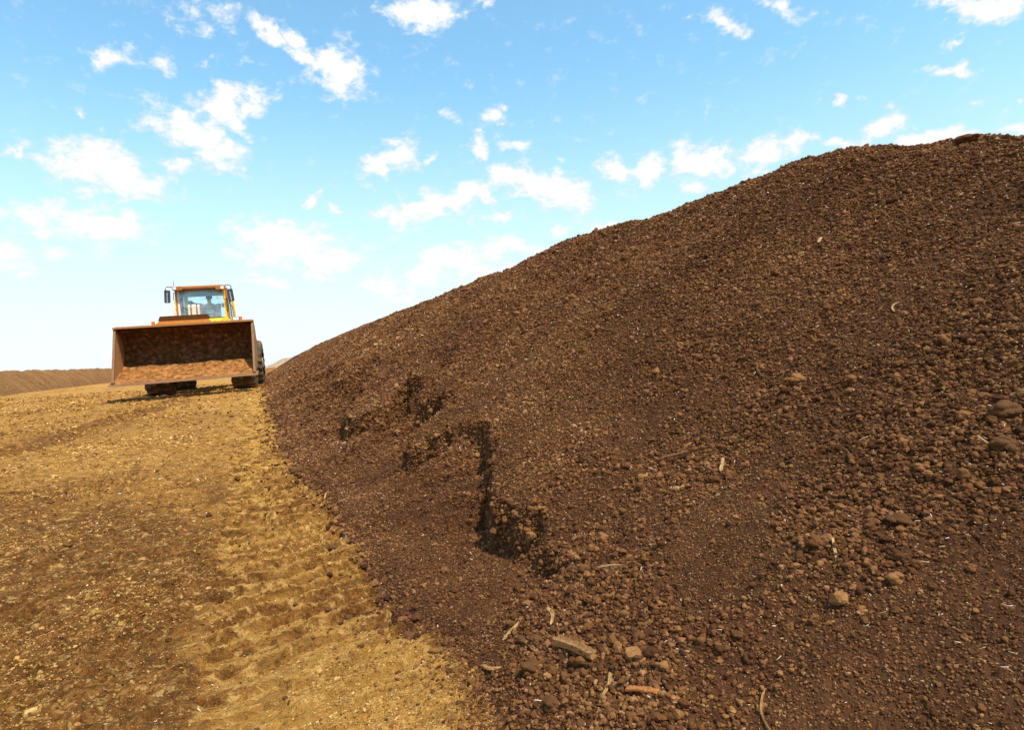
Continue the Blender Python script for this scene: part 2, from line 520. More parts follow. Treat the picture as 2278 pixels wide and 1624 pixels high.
def ground_material():
    mt, w = new_mat('packed_earth')
    p = pos_of(w)
    st = w.n('ShaderNodeAttribute', attribute_name='stain_shade').outputs['Fac']
    br = w.n('ShaderNodeAttribute', attribute_name='pale').outputs['Fac']
    n1 = w.noise(p, 0.55, 6.0, 0.62, 0.4).outputs['Fac']
    n2 = w.noise(p, 55.0, 5.0, 0.72).outputs['Fac']
    n3 = w.noise(p, 7.0, 5.0, 0.65, 0.3).outputs['Fac']
    sandy = ramp(w, w.math('ADD', w.math('MULTIPLY', n2, 0.55), w.math('MULTIPLY', n3, 0.45)),
                 [(0.34, (0.13, 0.046, 0.0080)), (0.44, (0.40, 0.170, 0.028)), (0.55, (0.62, 0.305, 0.062)), (0.70, (0.82, 0.49, 0.15))])  # dark speckle partly stands in for the relief's short shadows
    dark = ramp(w, w.math('ADD', w.math('MULTIPLY', n2, 0.6), w.math('MULTIPLY', n3, 0.4)),
                [(0.35, (0.060, 0.0205, 0.0045)), (0.48, (0.205, 0.078, 0.0140)), (0.64, (0.46, 0.205, 0.046))])
    patch = w.math('ADD', w.math('MULTIPLY', n1, 0.45), w.math('ADD', w.math('MULTIPLY', n3, 0.30), w.math('MULTIPLY', n2, 0.25)))
    f = w.smooth(w.math('ADD', w.math('SUBTRACT', patch, w.math('MULTIPLY', br, 0.16)), w.math('MULTIPLY', st, 0.36)), 0.46, 0.70)
    col = w.mix(f, sandy, dark)
    col = w.mix(w.math('MULTIPLY', br, 0.35), col, (0.66, 0.35, 0.075))
    # crevice shade and lit crust tops put into the colour
    st_ = w.n('ShaderNodeVectorMath', {0: p, 1: (13.0, 24.0, 13.0)}, operation='MULTIPLY').outputs[0]
    cr = w.noise(st_, 1.0, 6.0, 0.68, 0.5).outputs['Fac']
    col = w.mix(w.math('MULTIPLY', w.smooth(cr, 0.46, 0.36), 0.70), col, (0.105, 0.040, 0.008))
    col = w.mix(w.math('MULTIPLY', w.smooth(cr, 0.53, 0.66), 0.70), col, (0.84, 0.50, 0.15))
    h = w.math('ADD', w.math('MULTIPLY', n2, 0.5), w.math('ADD', w.math('MULTIPLY', cr, 1.2), w.math('MULTIPLY', w.noise(p, 22.0, 4.0, 0.65).outputs['Fac'], 0.7)))
    finish(w, col, 0.95, h, 1.0, 0.06, spec=0.15)
    return mt


M_GROUND = ground_material()
M_GCRUMB = crumb_material('ground_crumb', [(0.10, (0.10, 0.042, 0.009)), (0.45, (0.27, 0.125, 0.026)), (0.8, (0.48, 0.26, 0.065)), (1.0, (0.66, 0.45, 0.2))])


def plain(name, col, rough=0.6, var=0.25, scale=8.0, metal=0.0, dirt=None, dirt_amt=0.5, bump=0.3, spec=0.4, **kw):
    mt, w = new_mat(name)
    tc = w.n('ShaderNodeTexCoord').outputs['Object']
    n = w.noise(tc, scale, 5.0, 0.65).outputs['Fac']
    n2 = w.noise(tc, scale * 6, 4.0, 0.65).outputs['Fac']
    lo = tuple(c * (1 - var) for c in col)
    hi = tuple(min(1.0, c * (1 + var)) for c in col)
    c = w.mix(w.smooth(n, 0.3, 0.7), lo, hi)
    if dirt:
        f = w.smooth(w.math('ADD', w.math('MULTIPLY', n, 0.6), w.math('MULTIPLY', n2, 0.4)), 0.72 - 0.5 * dirt_amt, 0.92 - 0.5 * dirt_amt)
        c = w.mix(f, c, dirt)
    finish(w, c, rough, n2, bump, 0.01, metal=metal, spec=spec, **kw)
    return mt


DUST = (0.36, 0.19, 0.07)
M_YELLOW = plain('yellow_paint', (0.80, 0.50, 0.030), 0.5, 0.12, 5.0, dirt=DUST, dirt_amt=0.3)
M_ORANGE = plain('orange_paint', (0.40, 0.130, 0.015), 0.5, 0.2, 6.0, dirt=(0.25, 0.10, 0.03), dirt_amt=0.5)
M_CREAM = plain('dusty_paint', (0.70, 0.56, 0.42), 0.6, 0.12, 5.0, dirt=(0.50, 0.28, 0.12), dirt_amt=0.35)
M_RUST = plain('worn_steel', (0.42, 0.185, 0.050), 0.8, 0.45, 9.0, dirt=(0.15, 0.060, 0.018), dirt_amt=0.55, bump=0.8)
M_EDGE = plain('edge_steel', (0.24, 0.11, 0.038), 0.6, 0.4, 12.0, dirt=(0.10, 0.045, 0.018), dirt_amt=0.5, bump=0.5)
M_CAKE_SHADED = plain('caked_soil_shaded', (0.085, 0.036, 0.012), 0.95, 0.5, 10.0, dirt=(0.33, 0.16, 0.055), dirt_amt=0.40, bump=1.0, spec=0.1)  # shade of the bucket's back wall put into the soil colour
M_FLOOR_LIT = plain('bucket_floor_lit', (0.27, 0.112, 0.030), 0.9, 0.6, 9.0, dirt=(0.60, 0.35, 0.14), dirt_amt=0.30, bump=1.0, spec=0.1)  # paler soil, sunlight on the bucket floor put into the colour
M_TYRE = plain('tyre_rubber', (0.085, 0.062, 0.036), 0.9, 0.3, 7.0, dirt=(0.27, 0.17, 0.075), dirt_amt=0.5, bump=0.6, spec=0.2)
M_BLACK = plain('black_plastic', (0.045, 0.045, 0.052), 0.45, 0.2, 6.0, dirt=(0.13, 0.10, 0.08), dirt_amt=0.35)
M_GREY = plain('grey_plastic', (0.36, 0.40, 0.42), 0.6, 0.2, 6.0)
M_SEAT = plain('seat_fabric', (0.42, 0.47, 0.48), 0.9, 0.2, 14.0)
M_WHITE = plain('lamp_lens', (0.82, 0.81, 0.78), 0.25, 0.05, 12.0)
M_AMBER = plain('amber_lens', (0.72, 0.16, 0.02), 0.3, 0.1, 12.0)
M_MIRROR = plain('mirror_glass', (0.75, 0.78, 0.8), 0.05, 0.02, 3.0, metal=1.0)
M_RIM = plain('rim_paint', (0.55, 0.36, 0.08), 0.6, 0.2, 6.0, dirt=DUST, dirt_amt=0.6)
M_SKIN = plain('skin', (0.52, 0.30, 0.20), 0.6, 0.08, 9.0)
M_HAIR = plain('dark_hair', (0.06, 0.045, 0.035), 0.7, 0.3, 40.0)
M_SHIRT = plain('pale_grey_cloth', (0.52, 0.54, 0.55), 0.9, 0.1, 18.0)
M_BIB = plain('white_cloth', (0.74, 0.75, 0.74), 0.9, 0.08, 18.0)
M_STRAP = plain('grey_webbing', (0.24, 0.26, 0.28), 0.9, 0.1, 18.0)
M_WOOD = plain('split_wood', (0.40, 0.20, 0.065), 0.85, 0.4, 22.0, dirt=(0.12, 0.055, 0.02), dirt_amt=0.5, bump=0.8, spec=0.2)
M_REDWOOD = plain('red_brown_wood', (0.42, 0.155, 0.040), 0.85, 0.35, 22.0, dirt=(0.16, 0.062, 0.02), dirt_amt=0.4, bump=0.8, spec=0.2)
M_STRAWY = plain('dry_splinter', (0.46, 0.28, 0.11), 0.8, 0.3, 30.0, dirt=(0.28, 0.14, 0.05), dirt_amt=0.35, bump=0.6, spec=0.2)
M_BARK = plain('bark', (0.15, 0.070, 0.026), 0.95, 0.4, 26.0, dirt=(0.26, 0.14, 0.06), dirt_amt=0.4, bump=0.9, spec=0.1)


def glass_material(name, amount):
    mt, w = new_mat(name)
    tr = w.n('ShaderNodeBsdfTransparent', {'Color': (0.93, 0.995, 1.0, 1)})
    gl = w.n('ShaderNodeBsdfGlossy', {'Color': (0.9, 1, 1, 1), 'Roughness': 0.05})
    df = w.n('ShaderNodeBsdfDiffuse', {'Color': (0.66, 0.78, 0.78, 1)})
    fr = w.n('ShaderNodeFresnel', {'IOR': 1.45}).outputs[0]
    tcn = w.noise(w.n('ShaderNodeTexCoord').outputs['Object'], 3.0, 4.0, 0.6).outputs['Fac']
    dust_veil = w.math('MULTIPLY', w.smooth(tcn, 0.2, 0.75), amount)  # dust film and a painted reflection veil in one pale layer
    a = w.n('ShaderNodeMixShader', {0: dust_veil, 1: tr.outputs[0], 2: df.outputs[0]})
    b = w.n('ShaderNodeMixShader', {0: fr, 1: a.outputs[0], 2: gl.outputs[0]})
    w.n('ShaderNodeOutputMaterial', {'Surface': b.outputs[0]})
    return mt


M_GLASS = glass_material('dust_veil_glass', 0.22)
M_CLEAR = glass_material('clear_glass', 0.05)


def fleck_material():
    mt, w = new_mat('straw_fleck')
    a = w.n('ShaderNodeAttribute', attribute_name='tone').outputs['Fac']
    col = ramp(w, a, [(0.0, (0.34, 0.18, 0.065)), (0.6, (0.50, 0.32, 0.15)), (0.86, (0.74, 0.60, 0.42)), (1.0, (0.88, 0.84, 0.78))])
    finish(w, col, 0.7, spec=0.4)
    return mt


M_FLECK = fleck_material()

# ------------------------------------------------------------------ ground
CW = np.array([0.0, 0.0, CAM_Z])


def ground_detail(x, y):
    """(height, stain, pale): wheel marks, ruts and clumps on the packed yard"""
    dist = np.hypot(x, y)
    g = 0.035 * fbm(x * 0.45, y * 0.45, 3, 3) + 0.02 * fbm(x * 1.6, y * 1.6, 5, 3)
    rough = sstep(0.0, 0.4, fbm(x * 0.35 + 7, y * 0.35, 8, 3) + 0.12)
    rough = 0.35 + 0.65 * rough
    g = g + (0.004 + 0.013 * rough) * fbm(x * 9, y * 11, 11, 5, 0.65)
    g = g + 0.014 * rough * bumps(x * 13, y * 17, 21) + 0.007 * bumps(x * 36, y * 42, 31)
    g = g * (1 - 0.8 * np.exp(-((x + 1.8) / 2.4) ** 2 - ((y - 19.6) / 3.6) ** 2))
    # flakes of trodden crust
    fl = fbm(x * 6, y * 9, 44, 4, 0.6)
    g = g + 0.014 * sstep(0.02, 0.07, fl) * (0.2 + rough) + 0.008 * sstep(0.0, 0.06, fbm(x * 15, y * 21, 46, 3)) * rough
    # lug prints of the loader's tyre along the heap
    left = np.interp(y, [0, 2.5, 3.5, 6, 11, 18], [-0.30, -0.34, -0.35, -0.41, -0.53, -0.60]) + 0.02 * perlin(y * 3, y * 0 + 3, 4)
    u = (x - left)
    inside = sstep(-0.02, 0.05, u) * sstep(1.05, 0.75, u) * sstep(1.6, 2.5, y) * sstep(26, 15, y)
    crisp = 0.25 + 0.75 * sstep(2.2, 3.2, y)
    ph = (y - 0.16 * u - 0.22 * np.clip(u - 0.33, 0, 1)) / 0.175 + 0.5 * sstep(0.28, 0.38, u) * sstep(-0.1, 0.1, perlin(y * 1.1, y * 0, 58)) + 0.30 * perlin(x * 1.7, y * 1.7, 55) + 0.16 * perlin(x * 8, y * 8, 56)
    saw = ph - np.floor(ph)
    lug = sstep(0.0, 0.12, saw) * (1 - 0.9 * sstep(0.12, 0.95, saw))
    fade = (0.75 + 0.25 * sstep(-0.35, 0.3, fbm(x * 1.1, y * 1.1, 61, 2)))
    g = g * (1 - 0.35 * inside) + inside * (0.066 * (lug - 0.5) * fade * crisp - 0.018)
    g = g + 0.02 * np.exp(-((u + 0.03) / 0.05) ** 2) * sstep(1.6, 2.5, y) * sstep(20, 10, y) * (0.5 + perlin(x * 4, y * 4, 66))
    # the curved rut on the left
    rp = [(-3.9, 8.2), (-3.2, 9.6), (-2.95, 10.3), (-2.8, 11.8), (-2.5, 12.6), (-2.1, 14.2), (-1.9, 16)]
    d, fr = poly_dist(x, y, rp)
    e = d + 0.12 * perlin(x * 3, y * 3, 71)
    g = g + 0.06 * np.exp(-(e / 0.13) ** 2) - 0.05 * np.exp(-((e - 0.28) / 0.15) ** 2)
    rp2 = [(-6.5, 14), (-4.6, 15.2), (-3.4, 17), (-2.9, 20)]
    d2, fr = poly_dist(x, y, rp2)
    e2 = d2 + 0.15 * perlin(x * 2, y * 2, 72)
    g = g + 0.05 * np.exp(-(e2 / 0.16) ** 2)
    # fade the fine relief with distance
    stain_shade = np.exp(-(((x + 0.95) / 0.52) ** 2 + ((y - 4.2) / 1.15) ** 2)) * 1.25 * sstep(0.12, -0.05, u)
    stain_shade = stain_shade + 0.75 * np.exp(-(((x + 2.6) / 1.1) ** 2 + ((y - 5.6) / 1.3) ** 2))
    stain_shade = stain_shade + 0.8 * np.exp(-(e / 0.22) ** 2) + 0.35 * np.exp(-(e2 / 0.3) ** 2)
    stain_shade = stain_shade + (0.42 * sstep(-0.05, 0.22, fbm(x * 0.9, y * 1.1, 81, 4)) * sstep(9.0, 4.0, dist) + 0.25 * sstep(0.0, 0.25, fbm(x * 3.5, y * 5.0, 83, 4, 0.65))) * (1 - 0.75 * inside)
    stain_shade = stain_shade + inside * (1.9 * sstep(0.17, 0.10, saw) + 1.0 * sstep(0.92, 1.0, saw)) * fade * crisp  # dark lines put the shade of the lug edges into the colour
    toe = x - toe_x(y)
    stain_shade = stain_shade + 1.2 * sstep(-0.09, 0.02, toe + 0.08 * fbm(x * 5, y * 5, 85, 3))
    pale = inside * 0.9 * sstep(-0.25, 0.2, fbm(x * 1.5, y * 1.0, 91, 3) + 0.1)
    pale = pale + 0.8 * np.exp(-(((x - 0.25) / 0.35) ** 2 + ((y - 2.2) / 0.7) ** 2)) + 0.5 * sstep(9, 14, y) * sstep(-0.1, 0.25, fbm(x * 0.5, y * 0.5, 93, 3))
    pale = np.clip(pale + 0.35 * inside - stain_shade * 0.5, 0, 1)
    return g, np.clip(stain_shade, 0, 1.3), pale


def build_ground():
    a_d = np.linspace(R(-52), R(52), 760)
    a_c = np.linspace(R(52), R(308), 90)[1:-1]
    ang = np.concatenate([a_d, a_c])
    r = np.concatenate([[0.02, 0.3, 0.6], np.geomspace(0.9, 30, 760), np.geomspace(30, 6000, 60)[1:]])
    A, RR = np.meshgrid(ang, r)
    x = RR * np.sin(A)
    y = RR * np.cos(A) - 0.3
    h, st, pl = ground_detail(x, y)
    z = ground_base(x, y) + h * sstep(400, 40, RR)
    z = np.minimum(z, 6.0)
    V = np.stack([x, y, z], -1).reshape(-1, 3)
    me = np_mesh('ground', V, grid_faces(len(r), len(ang), True))
    for nme, arr in (('stain_shade', st), ('pale', pl)):
        at = me.attributes.new(nme, 'FLOAT', 'POINT')
        at.data.foreach_set('value', arr.astype(np.float32).ravel())
    o = link_mesh('ground', me, M_GROUND, smooth=True)
    tag(o, kind='structure')


build_ground()

# ------------------------------------------------------------------ the heap
SCARP_A = [(1.55, 5.75), (1.30, 5.62), (1.12, 5.42), (1.03, 5.20), (1.10, 5.11), (1.213, 5.09), (1.328, 4.94), (1.454, 4.72), (1.484, 4.33), (1.385, 3.96), (1.256, 3.74), (1.172, 3.46),
           (1.142, 3.28), (1.196, 3.09), (1.246, 2.94), (1.202, 2.79), (1.169, 2.64), (1.161, 2.515), (1.12, 2.40)]
SCARP_B = [(1.45, 9.3), (1.08, 8.6), (0.86, 7.95), (0.80, 7.38), (0.93, 7.08), (1.13, 7.02), (1.33, 7.22), (1.55, 7.45), (1.66, 7.10), (1.60, 6.75), (1.46, 6.50), (1.40, 6.22),
           (1.55, 6.02), (1.75, 5.95), (1.80, 5.72)]
SCARP_C = [(1.75, 13.0), (1.30, 12.4), (1.02, 11.6), (0.98, 11.0), (1.15, 10.7), (1.55, 10.9), (1.9, 11.2), (1.75, 10.5), (1.45, 9.9), (1.50, 9.5)]
RILLS = [([(0.651, 9.261), (1.31, 10.075), (1.874, 11.005), (2.253, 11.348)], 0.10, 0.10), ([(0.514, 15.301), (1.03, 16.142), (1.756, 18.509)], 0.10, 0.12),
         ([(0.579, 10.615), (1.028, 11.532), (1.324, 12.012)], 0.08, 0.09), ([(0.9, 12.8), (1.5, 13.5), (2.1, 14.0)], 0.09, 0.10),
         ([(1.45, 6.75), (1.9, 7.2), (2.15, 7.55)], 0.07, 0.12)]


def scarp_drop(x, y, pts, depth, length, width):
    lo_y = min(p[1] for p in pts)
    hi_y = max(p[1] for p in pts)
    out = np.zeros(x.shape)
    k = (x > -0.6) & (x < 2.8) & (y > lo_y - 1.2) & (y < hi_y + 1.5)
    if not k.any():
        return out
    px, py = x[k], y[k]
    jx = px + 0.040 * perlin(px * 6, py * 6, 101) + 0.030 * perlin(px * 14, py * 14, 102) + 0.016 * perlin(px * 33, py * 33, 106)
    jy = py + 0.055 * perlin(px * 6 + 9, py * 6, 103) + 0.040 * perlin(px * 14 + 5, py * 14, 104) + 0.020 * perlin(px * 33 + 5, py * 33, 107)
    poly = pts + [(-1.0, pts[-1][1] - 0.6), (-1.0, pts[0][1] + 0.6)]
    ins = in_poly(jx, jy, poly)
    d, fr = poly_dist(jx, jy, pts)
    d = np.where(ins, d, -d)
    tot = sum(math.hypot(p[0] - q[0], p[1] - q[1]) for p, q in zip(pts[:-1], pts[1:]))
    flute = perlin(fr * tot * 11, fr * 0 + 0.5, 108)
    ends = sstep(0.0, 0.06, fr) * sstep(1.0, 0.90, fr)
    dp = depth * ends * np.clip(0.80 + 0.6 * perlin(fr * tot * 2.6, fr * 0 + 4.5, 105) + 0.25 * flute, 0.35, 1.3)
    d = d + 0.016 * flute
    out[k] = dp * (0.78 * sstep(-0.008, width, d) + 0.22 * sstep(width * 0.9, width * 2.6, d)) * np.exp(-np.clip(d, 0, None) / length)
    return out


def coarse_mask(x, y):
    """0..1: where the tumbled lumps gather, in streaks down the slope"""
    ry = y - 0.10 * x
    ry = ry + 0.12 * perlin(x * 1.3, y * 1.3, 120)
    a = fbm(x * 0.40, ry * 1.9, 121, 4, 0.6)
    b = fbm(x * 1.1 + 3, ry * 1.1, 123, 4, 0.6)
    c = fbm(x * 1.2, ry * 6.0, 125, 3)
    m_ = 0.42 + 1.0 * a + 1.0 * b + 0.35 * c

    def bl(cx, cy, sx, sy, v):
        return v * np.exp(-((x - cx) / sx) ** 2 - ((y - cy) / sy) ** 2)
    m_ = m_ + bl(2.2, 1.35, 0.45, 0.35, 0.9) + bl(1.75, 1.55, 0.35, 0.30, 0.65) + bl(0.95, 1.85, 0.30, 0.55, 0.85) + bl(1.25, 2.4, 0.22, 0.6, 0.6) + bl(1.8, 2.5, 0.25, 0.35, 0.4)
    m_ = m_ - bl(1.45, 1.9, 0.2, 0.5, 0.6) - bl(1.25, 1.1, 0.4, 0.35, 0.5) - bl(0.9, 3.5, 0.35, 0.9, 0.45) - bl(1.9, 1.0, 0.35, 0.3, 0.4) + 0.25 * sstep(1.6, 2.6, x)
    return np.clip(m_, 0, 1)


def pile_surface(x, y):
    z = pile_base(x, y)
    inn = sstep(0.0, 0.25, x - toe_x(y))
    z = z + inn * (0.07 * fbm(x * 0.7, y * 0.55, 131, 3) + 0.035 * fbm(x * 2.2, y * 1.8, 133, 3))
    # fall-line runnels
    z = z + inn * 0.03 * fbm(x * 0.5, (y + 0.2 * x) * 2.6, 141, 3)
    z = z - np.maximum(np.maximum(scarp_drop(x, y, SCARP_A, 0.30, 0.50, 0.035), scarp_drop(x, y, SCARP_B, 0.42, 0.70, 0.05)), scarp_drop(x, y, SCARP_C, 0.40, 0.8, 0.08))
    near = x - toe_x(y)
    low = ground_base(x, y) + 0.05 * sstep(0.0, 0.12, near) + 0.10 * np.clip(near, 0, 0.8)
    z = np.where(near > -0.02, np.maximum(z, low), z)
    for pts, dp, wd in RILLS:
        d, fr = poly_dist(x, y, pts)
        d = d + 0.03 * perlin(x * 5, y * 5, 151)
        z = z - dp * np.exp(-(d / wd) ** 4) * sstep(0, 0.15, fr) * sstep(1, 0.8, fr) * 2.4
    m_ = coarse_mask(x, y)
    z = z + (0.004 + 0.014 * m_) * fbm(x * 10, y * 10, 161, 3, 0.6)
    z = z + m_ * 0.016 * bumps(x * 22, y * 22, 171) + 0.008 * bumps(x * 52, y * 52, 181)
    return z


def build_heap():
    ys = [-6.0]
    while ys[-1] < 150:
        y = ys[-1]
        d = math.hypot(max(y, 0) if y > 0 else y, 1.5)
        step = 0.0046 * d if -0.2 < y < 45 else 0.02 * d
        ys.append(y + step)
    ys = np.array(ys)
    n_f, n_b = 500, 40
    t = np.concatenate([np.linspace(-0.16, 1.04, n_f), 1.04 + np.linspace(0, 1, n_b)[1:] ** 1.5 * 1.3])
    T, Y = np.meshgrid(t, ys)
    tx, rx = toe_x(Y), ridge_x(Y)
    X = tx + T * (rx - tx)
    Z = pile_surface(X, Y)
    V = np.stack([X, Y, Z], -1)
    me = np_mesh('soil_heap', V.reshape(-1, 3), grid_faces(len(ys), len(t)))
    o = link_mesh('soil_heap', me, M_SOIL, smooth=True)
    tag(o, 'long tall heap of dark brown crumbly soil filling the right of the yard', 'soil heap')
    return V


HEAP = build_heap()

# ------------------------------------------------------------------ crumbs
def clod_mesh(name, seed, sub, parts, mat, flat=0.8):
    r_ = np.random.default_rng(seed)
    b = bmesh.new()
    bmesh.ops.create_icosphere(b, subdivisions=sub, radius=1.0)
    D = np.array([v.co for v in b.verts])
    D /= np.linalg.norm(D, axis=1)[:, None]
    c = r_.normal(size=(parts, 3))
    c /= np.linalg.norm(c, axis=1)[:, None]
    c *= r_.uniform(0.35, 0.68, (parts, 1))
    rr = r_.uniform(0.30, 0.52, parts)
    dc = D @ c.T
    disc = rr ** 2 - (c ** 2).sum(1) + dc ** 2
    s = np.where(disc > 0, dc + np.sqrt(np.clip(disc, 0, None)), 0.0)
    rad = np.maximum(s.max(1), 0.55)
    P = D * rad[:, None]
    P[:, 2] *= flat
    for v, p in zip(b.verts, P):
        v.co = p
    me = bpy.data.meshes.new(name)
    b.to_mesh(me)
    b.free()
    me.materials.append(mat)
    return me


def crumb_tree(coll):
    """geometry nodes: one crumb of the collection on every point"""
    g = bpy.data.node_groups.new('crumbs', 'GeometryNodeTree')
    g.interface.new_socket('Geometry', in_out='INPUT', socket_type='NodeSocketGeometry')
    g.interface.new_socket('Geometry', in_out='OUTPUT', socket_type='NodeSocketGeometry')
    gi = g.nodes.new('NodeGroupInput')
    go = g.nodes.new('NodeGroupOutput')
    ci = g.nodes.new('GeometryNodeCollectionInfo')
    ci.inputs['Collection'].default_value = coll
    ci.inputs['Separate Children'].default_value = True
    ci.inputs['Reset Children'].default_value = True
    mp = g.nodes.new('GeometryNodeMeshToPoints')
    ip = g.nodes.new('GeometryNodeInstanceOnPoints')
    ip.inputs['Pick Instance'].default_value = True
    g.links.new(gi.outputs[0], mp.inputs['Mesh'])
    g.links.new(mp.outputs[0], ip.inputs['Points'])
    g.links.new(ci.outputs[0], ip.inputs['Instance'])
    for nm, ty, sock in (('idx', 'INT', 'Instance Index'), ('rot', 'FLOAT_VECTOR', 'Rotation'), ('scl', 'FLOAT_VECTOR', 'Scale')):
        na = g.nodes.new('GeometryNodeInputNamedAttribute')
        na.data_type = ty
        na.inputs['Name'].default_value = nm
        g.links.new(na.outputs['Attribute'], ip.inputs[sock])
    g.links.new(ip.outputs[0], go.inputs[0])
    return g


def proto_collection(name, mat, subs):
    c = bpy.data.collections.new(name)
    for i, (sub, parts) in enumerate(subs):
        c.objects.link(bpy.data.objects.new('crumb', clod_mesh('crumb', 100 + i + len(name), sub, parts, mat)))
    return c


def scatter(name, P, size, tree, kinds, label=None):
    n = len(P)
    me = bpy.data.meshes.new(name)
    me.vertices.add(n)
    me.vertices.foreach_set('co', P.astype(np.float32).ravel())
    a = me.attributes.new('rot', 'FLOAT_VECTOR', 'POINT')
    rot = rng.uniform(-0.5, 0.5, (n, 3))
    rot[:, 2] = rng.uniform(0, 6.283, n)
    a.data.foreach_set('vector', rot.astype(np.float32).ravel())
    a = me.attributes.new('scl', 'FLOAT_VECTOR', 'POINT')
    s = size[:, None] * rng.uniform(0.75, 1.3, (n, 3))
    a.data.foreach_set('vector', s.astype(np.float32).ravel())
    a = me.attributes.new('idx', 'INT', 'POINT')
    a.data.foreach_set('value', rng.integers(0, kinds, n).astype(np.int32))
    o = link_mesh(name, me)
    md = o.modifiers.new('crumbs', 'NODES')
    md.node_group = tree
    tag(o, kind='stuff')
    return o


def heap_points():
    V = HEAP
    dX = np.linalg.norm(np.diff(V, axis=1), axis=2)[:-1, :]
    dY = np.linalg.norm(np.diff(V, axis=0), axis=2)[:, :-1]
    area = np.minimum(dX, 0.05) * np.minimum(dY, 1.0)
    P0 = V[:-1, :-1]
    dist = np.linalg.norm(P0 - CW, axis=2)
    tx = toe_x(P0[..., 1])
    rx = ridge_x(P0[..., 1])
    front = (P0[..., 0] > tx - 0.15) & (P0[..., 0] < rx + 0.35) & (P0[..., 1] > -0.6) & (P0[..., 1] < 60)
    m_ = coarse_mask(P0[..., 0], P0[..., 1])
    du = V[:-1, 1:] - P0
    dv = V[1:, :-1] - P0
    outP, outS = [], []

    def draw(lam, smin, med, sig, hi, sink):
        k = rng.poisson(np.where(front, lam, 0))
        idx = np.repeat(np.arange(k.size), k.ravel())
        a_ = rng.uniform(0, 1, (len(idx), 1))
        b_ = rng.uniform(0, 1, (len(idx), 1))
        p = P0.reshape(-1, 3)[idx] + du.reshape(-1, 3)[idx] * a_ + dv.reshape(-1, 3)[idx] * b_
        s = np.clip(np.maximum(med.ravel()[idx] * np.exp(rng.normal(0, sig, len(idx))), smin.ravel()[idx]), 0, hi)
        p[:, 2] += s * sink
        outP.append(p)
        outS.append(s)
    rmin = np.maximum(0.0034, 0.0013 * dist)
    draw(area * 0.55 / (3.3 * rmin ** 2) * (1 - 0.55 * m_), rmin * 0.8, rmin * 1.05, 0.25, 0.2, 0.15)
    med = np.maximum(0.0070, 0.0016 * dist)
    draw(area * (0.05 + m_ ** 1.5 * 1.5) / (3.3 * med ** 2 * 1.35), rmin, med, 0.38, 0.05, 0.35)
    # a few large lumps
    big = np.maximum(0.0135, 0.0024 * dist)
    draw(area * m_ ** 2.5 * 0.11 / (3.3 * big ** 2 * 1.3), rmin, big, 0.35, 0.06, 0.2)
    draw(area * 0.004 / (3.3 * big ** 2 * 1.3), rmin, big, 0.3, 0.05, 0.2)
    # blocks broken off the slip faces
    near = np.zeros(dist.shape)
    for pts in (SCARP_A, SCARP_B):
        d, fr = poly_dist(P0[..., 0] + 0.06, P0[..., 1], pts)
        near = np.maximum(near, np.exp(-(d / 0.10) ** 2))
    blk = np.maximum(0.011, 0.0024 * dist)
    draw(area * near * 0.35 / (3.3 * blk ** 2), rmin, blk, 0.4, 0.05, 0.2)
    return np.concatenate(outP), np.concatenate(outS)


KINDS = [(3, 16), (3, 22), (2, 12), (2, 10), (2, 14), (2, 9), (2, 18)]
T_CRUMB = crumb_tree(proto_collection('soil', M_CRUMB, KINDS))
T_GROUND = crumb_tree(proto_collection('yard', M_GCRUMB, KINDS))
P_, S_ = heap_points()
print('heap crumbs', len(P_))
scatter('soil_crumbs', P_, S_, T_CRUMB, len(KINDS))


def ground_points(n_try, k, keep):
    """points on the yard, thinning with distance"""
    r = np.exp(rng.uniform(math.log(1.6), math.log(30), n_try))
    a = rng.uniform(R(-35), R(20), n_try)
    x, y = r * np.sin(a), r * np.cos(a)
    ok = keep(x, y) > rng.uniform(0, 1, n_try)
    ok &= x < toe_x(y) + 0.05
    x, y, r = x[ok], y[ok], r[ok]
    h, st, pl = ground_detail(x, y)
    s = np.maximum(0.0022, 0.0010 * r) * np.exp(np.abs(rng.normal(0, 0.55, len(x)))) * k
    z = ground_base(x, y) + h + s * 0.1
    return np.stack([x, y, z], -1), np.clip(s, 0, 0.035)


def spill(x, y):
    d = toe_x(y) - x
    return np.exp(-np.clip(d, 0, None) / 0.065) * 0.95 + 0.03 * np.exp(-d / 0.5)


def clump(x, y):
    return 0.10 + 0.9 * sstep(-0.05, 0.4, fbm(x * 0.8, y * 0.8, 201, 3))


P_, S_ = ground_points(150000, 1.25, spill)
scatter('spilled_soil_crumbs', P_, S_ * 1.25, T_CRUMB, len(KINDS))
P_, S_ = ground_points(300000, 0.72, clump)
scatter('ground_crumbs', P_, S_, T_GROUND, len(KINDS))


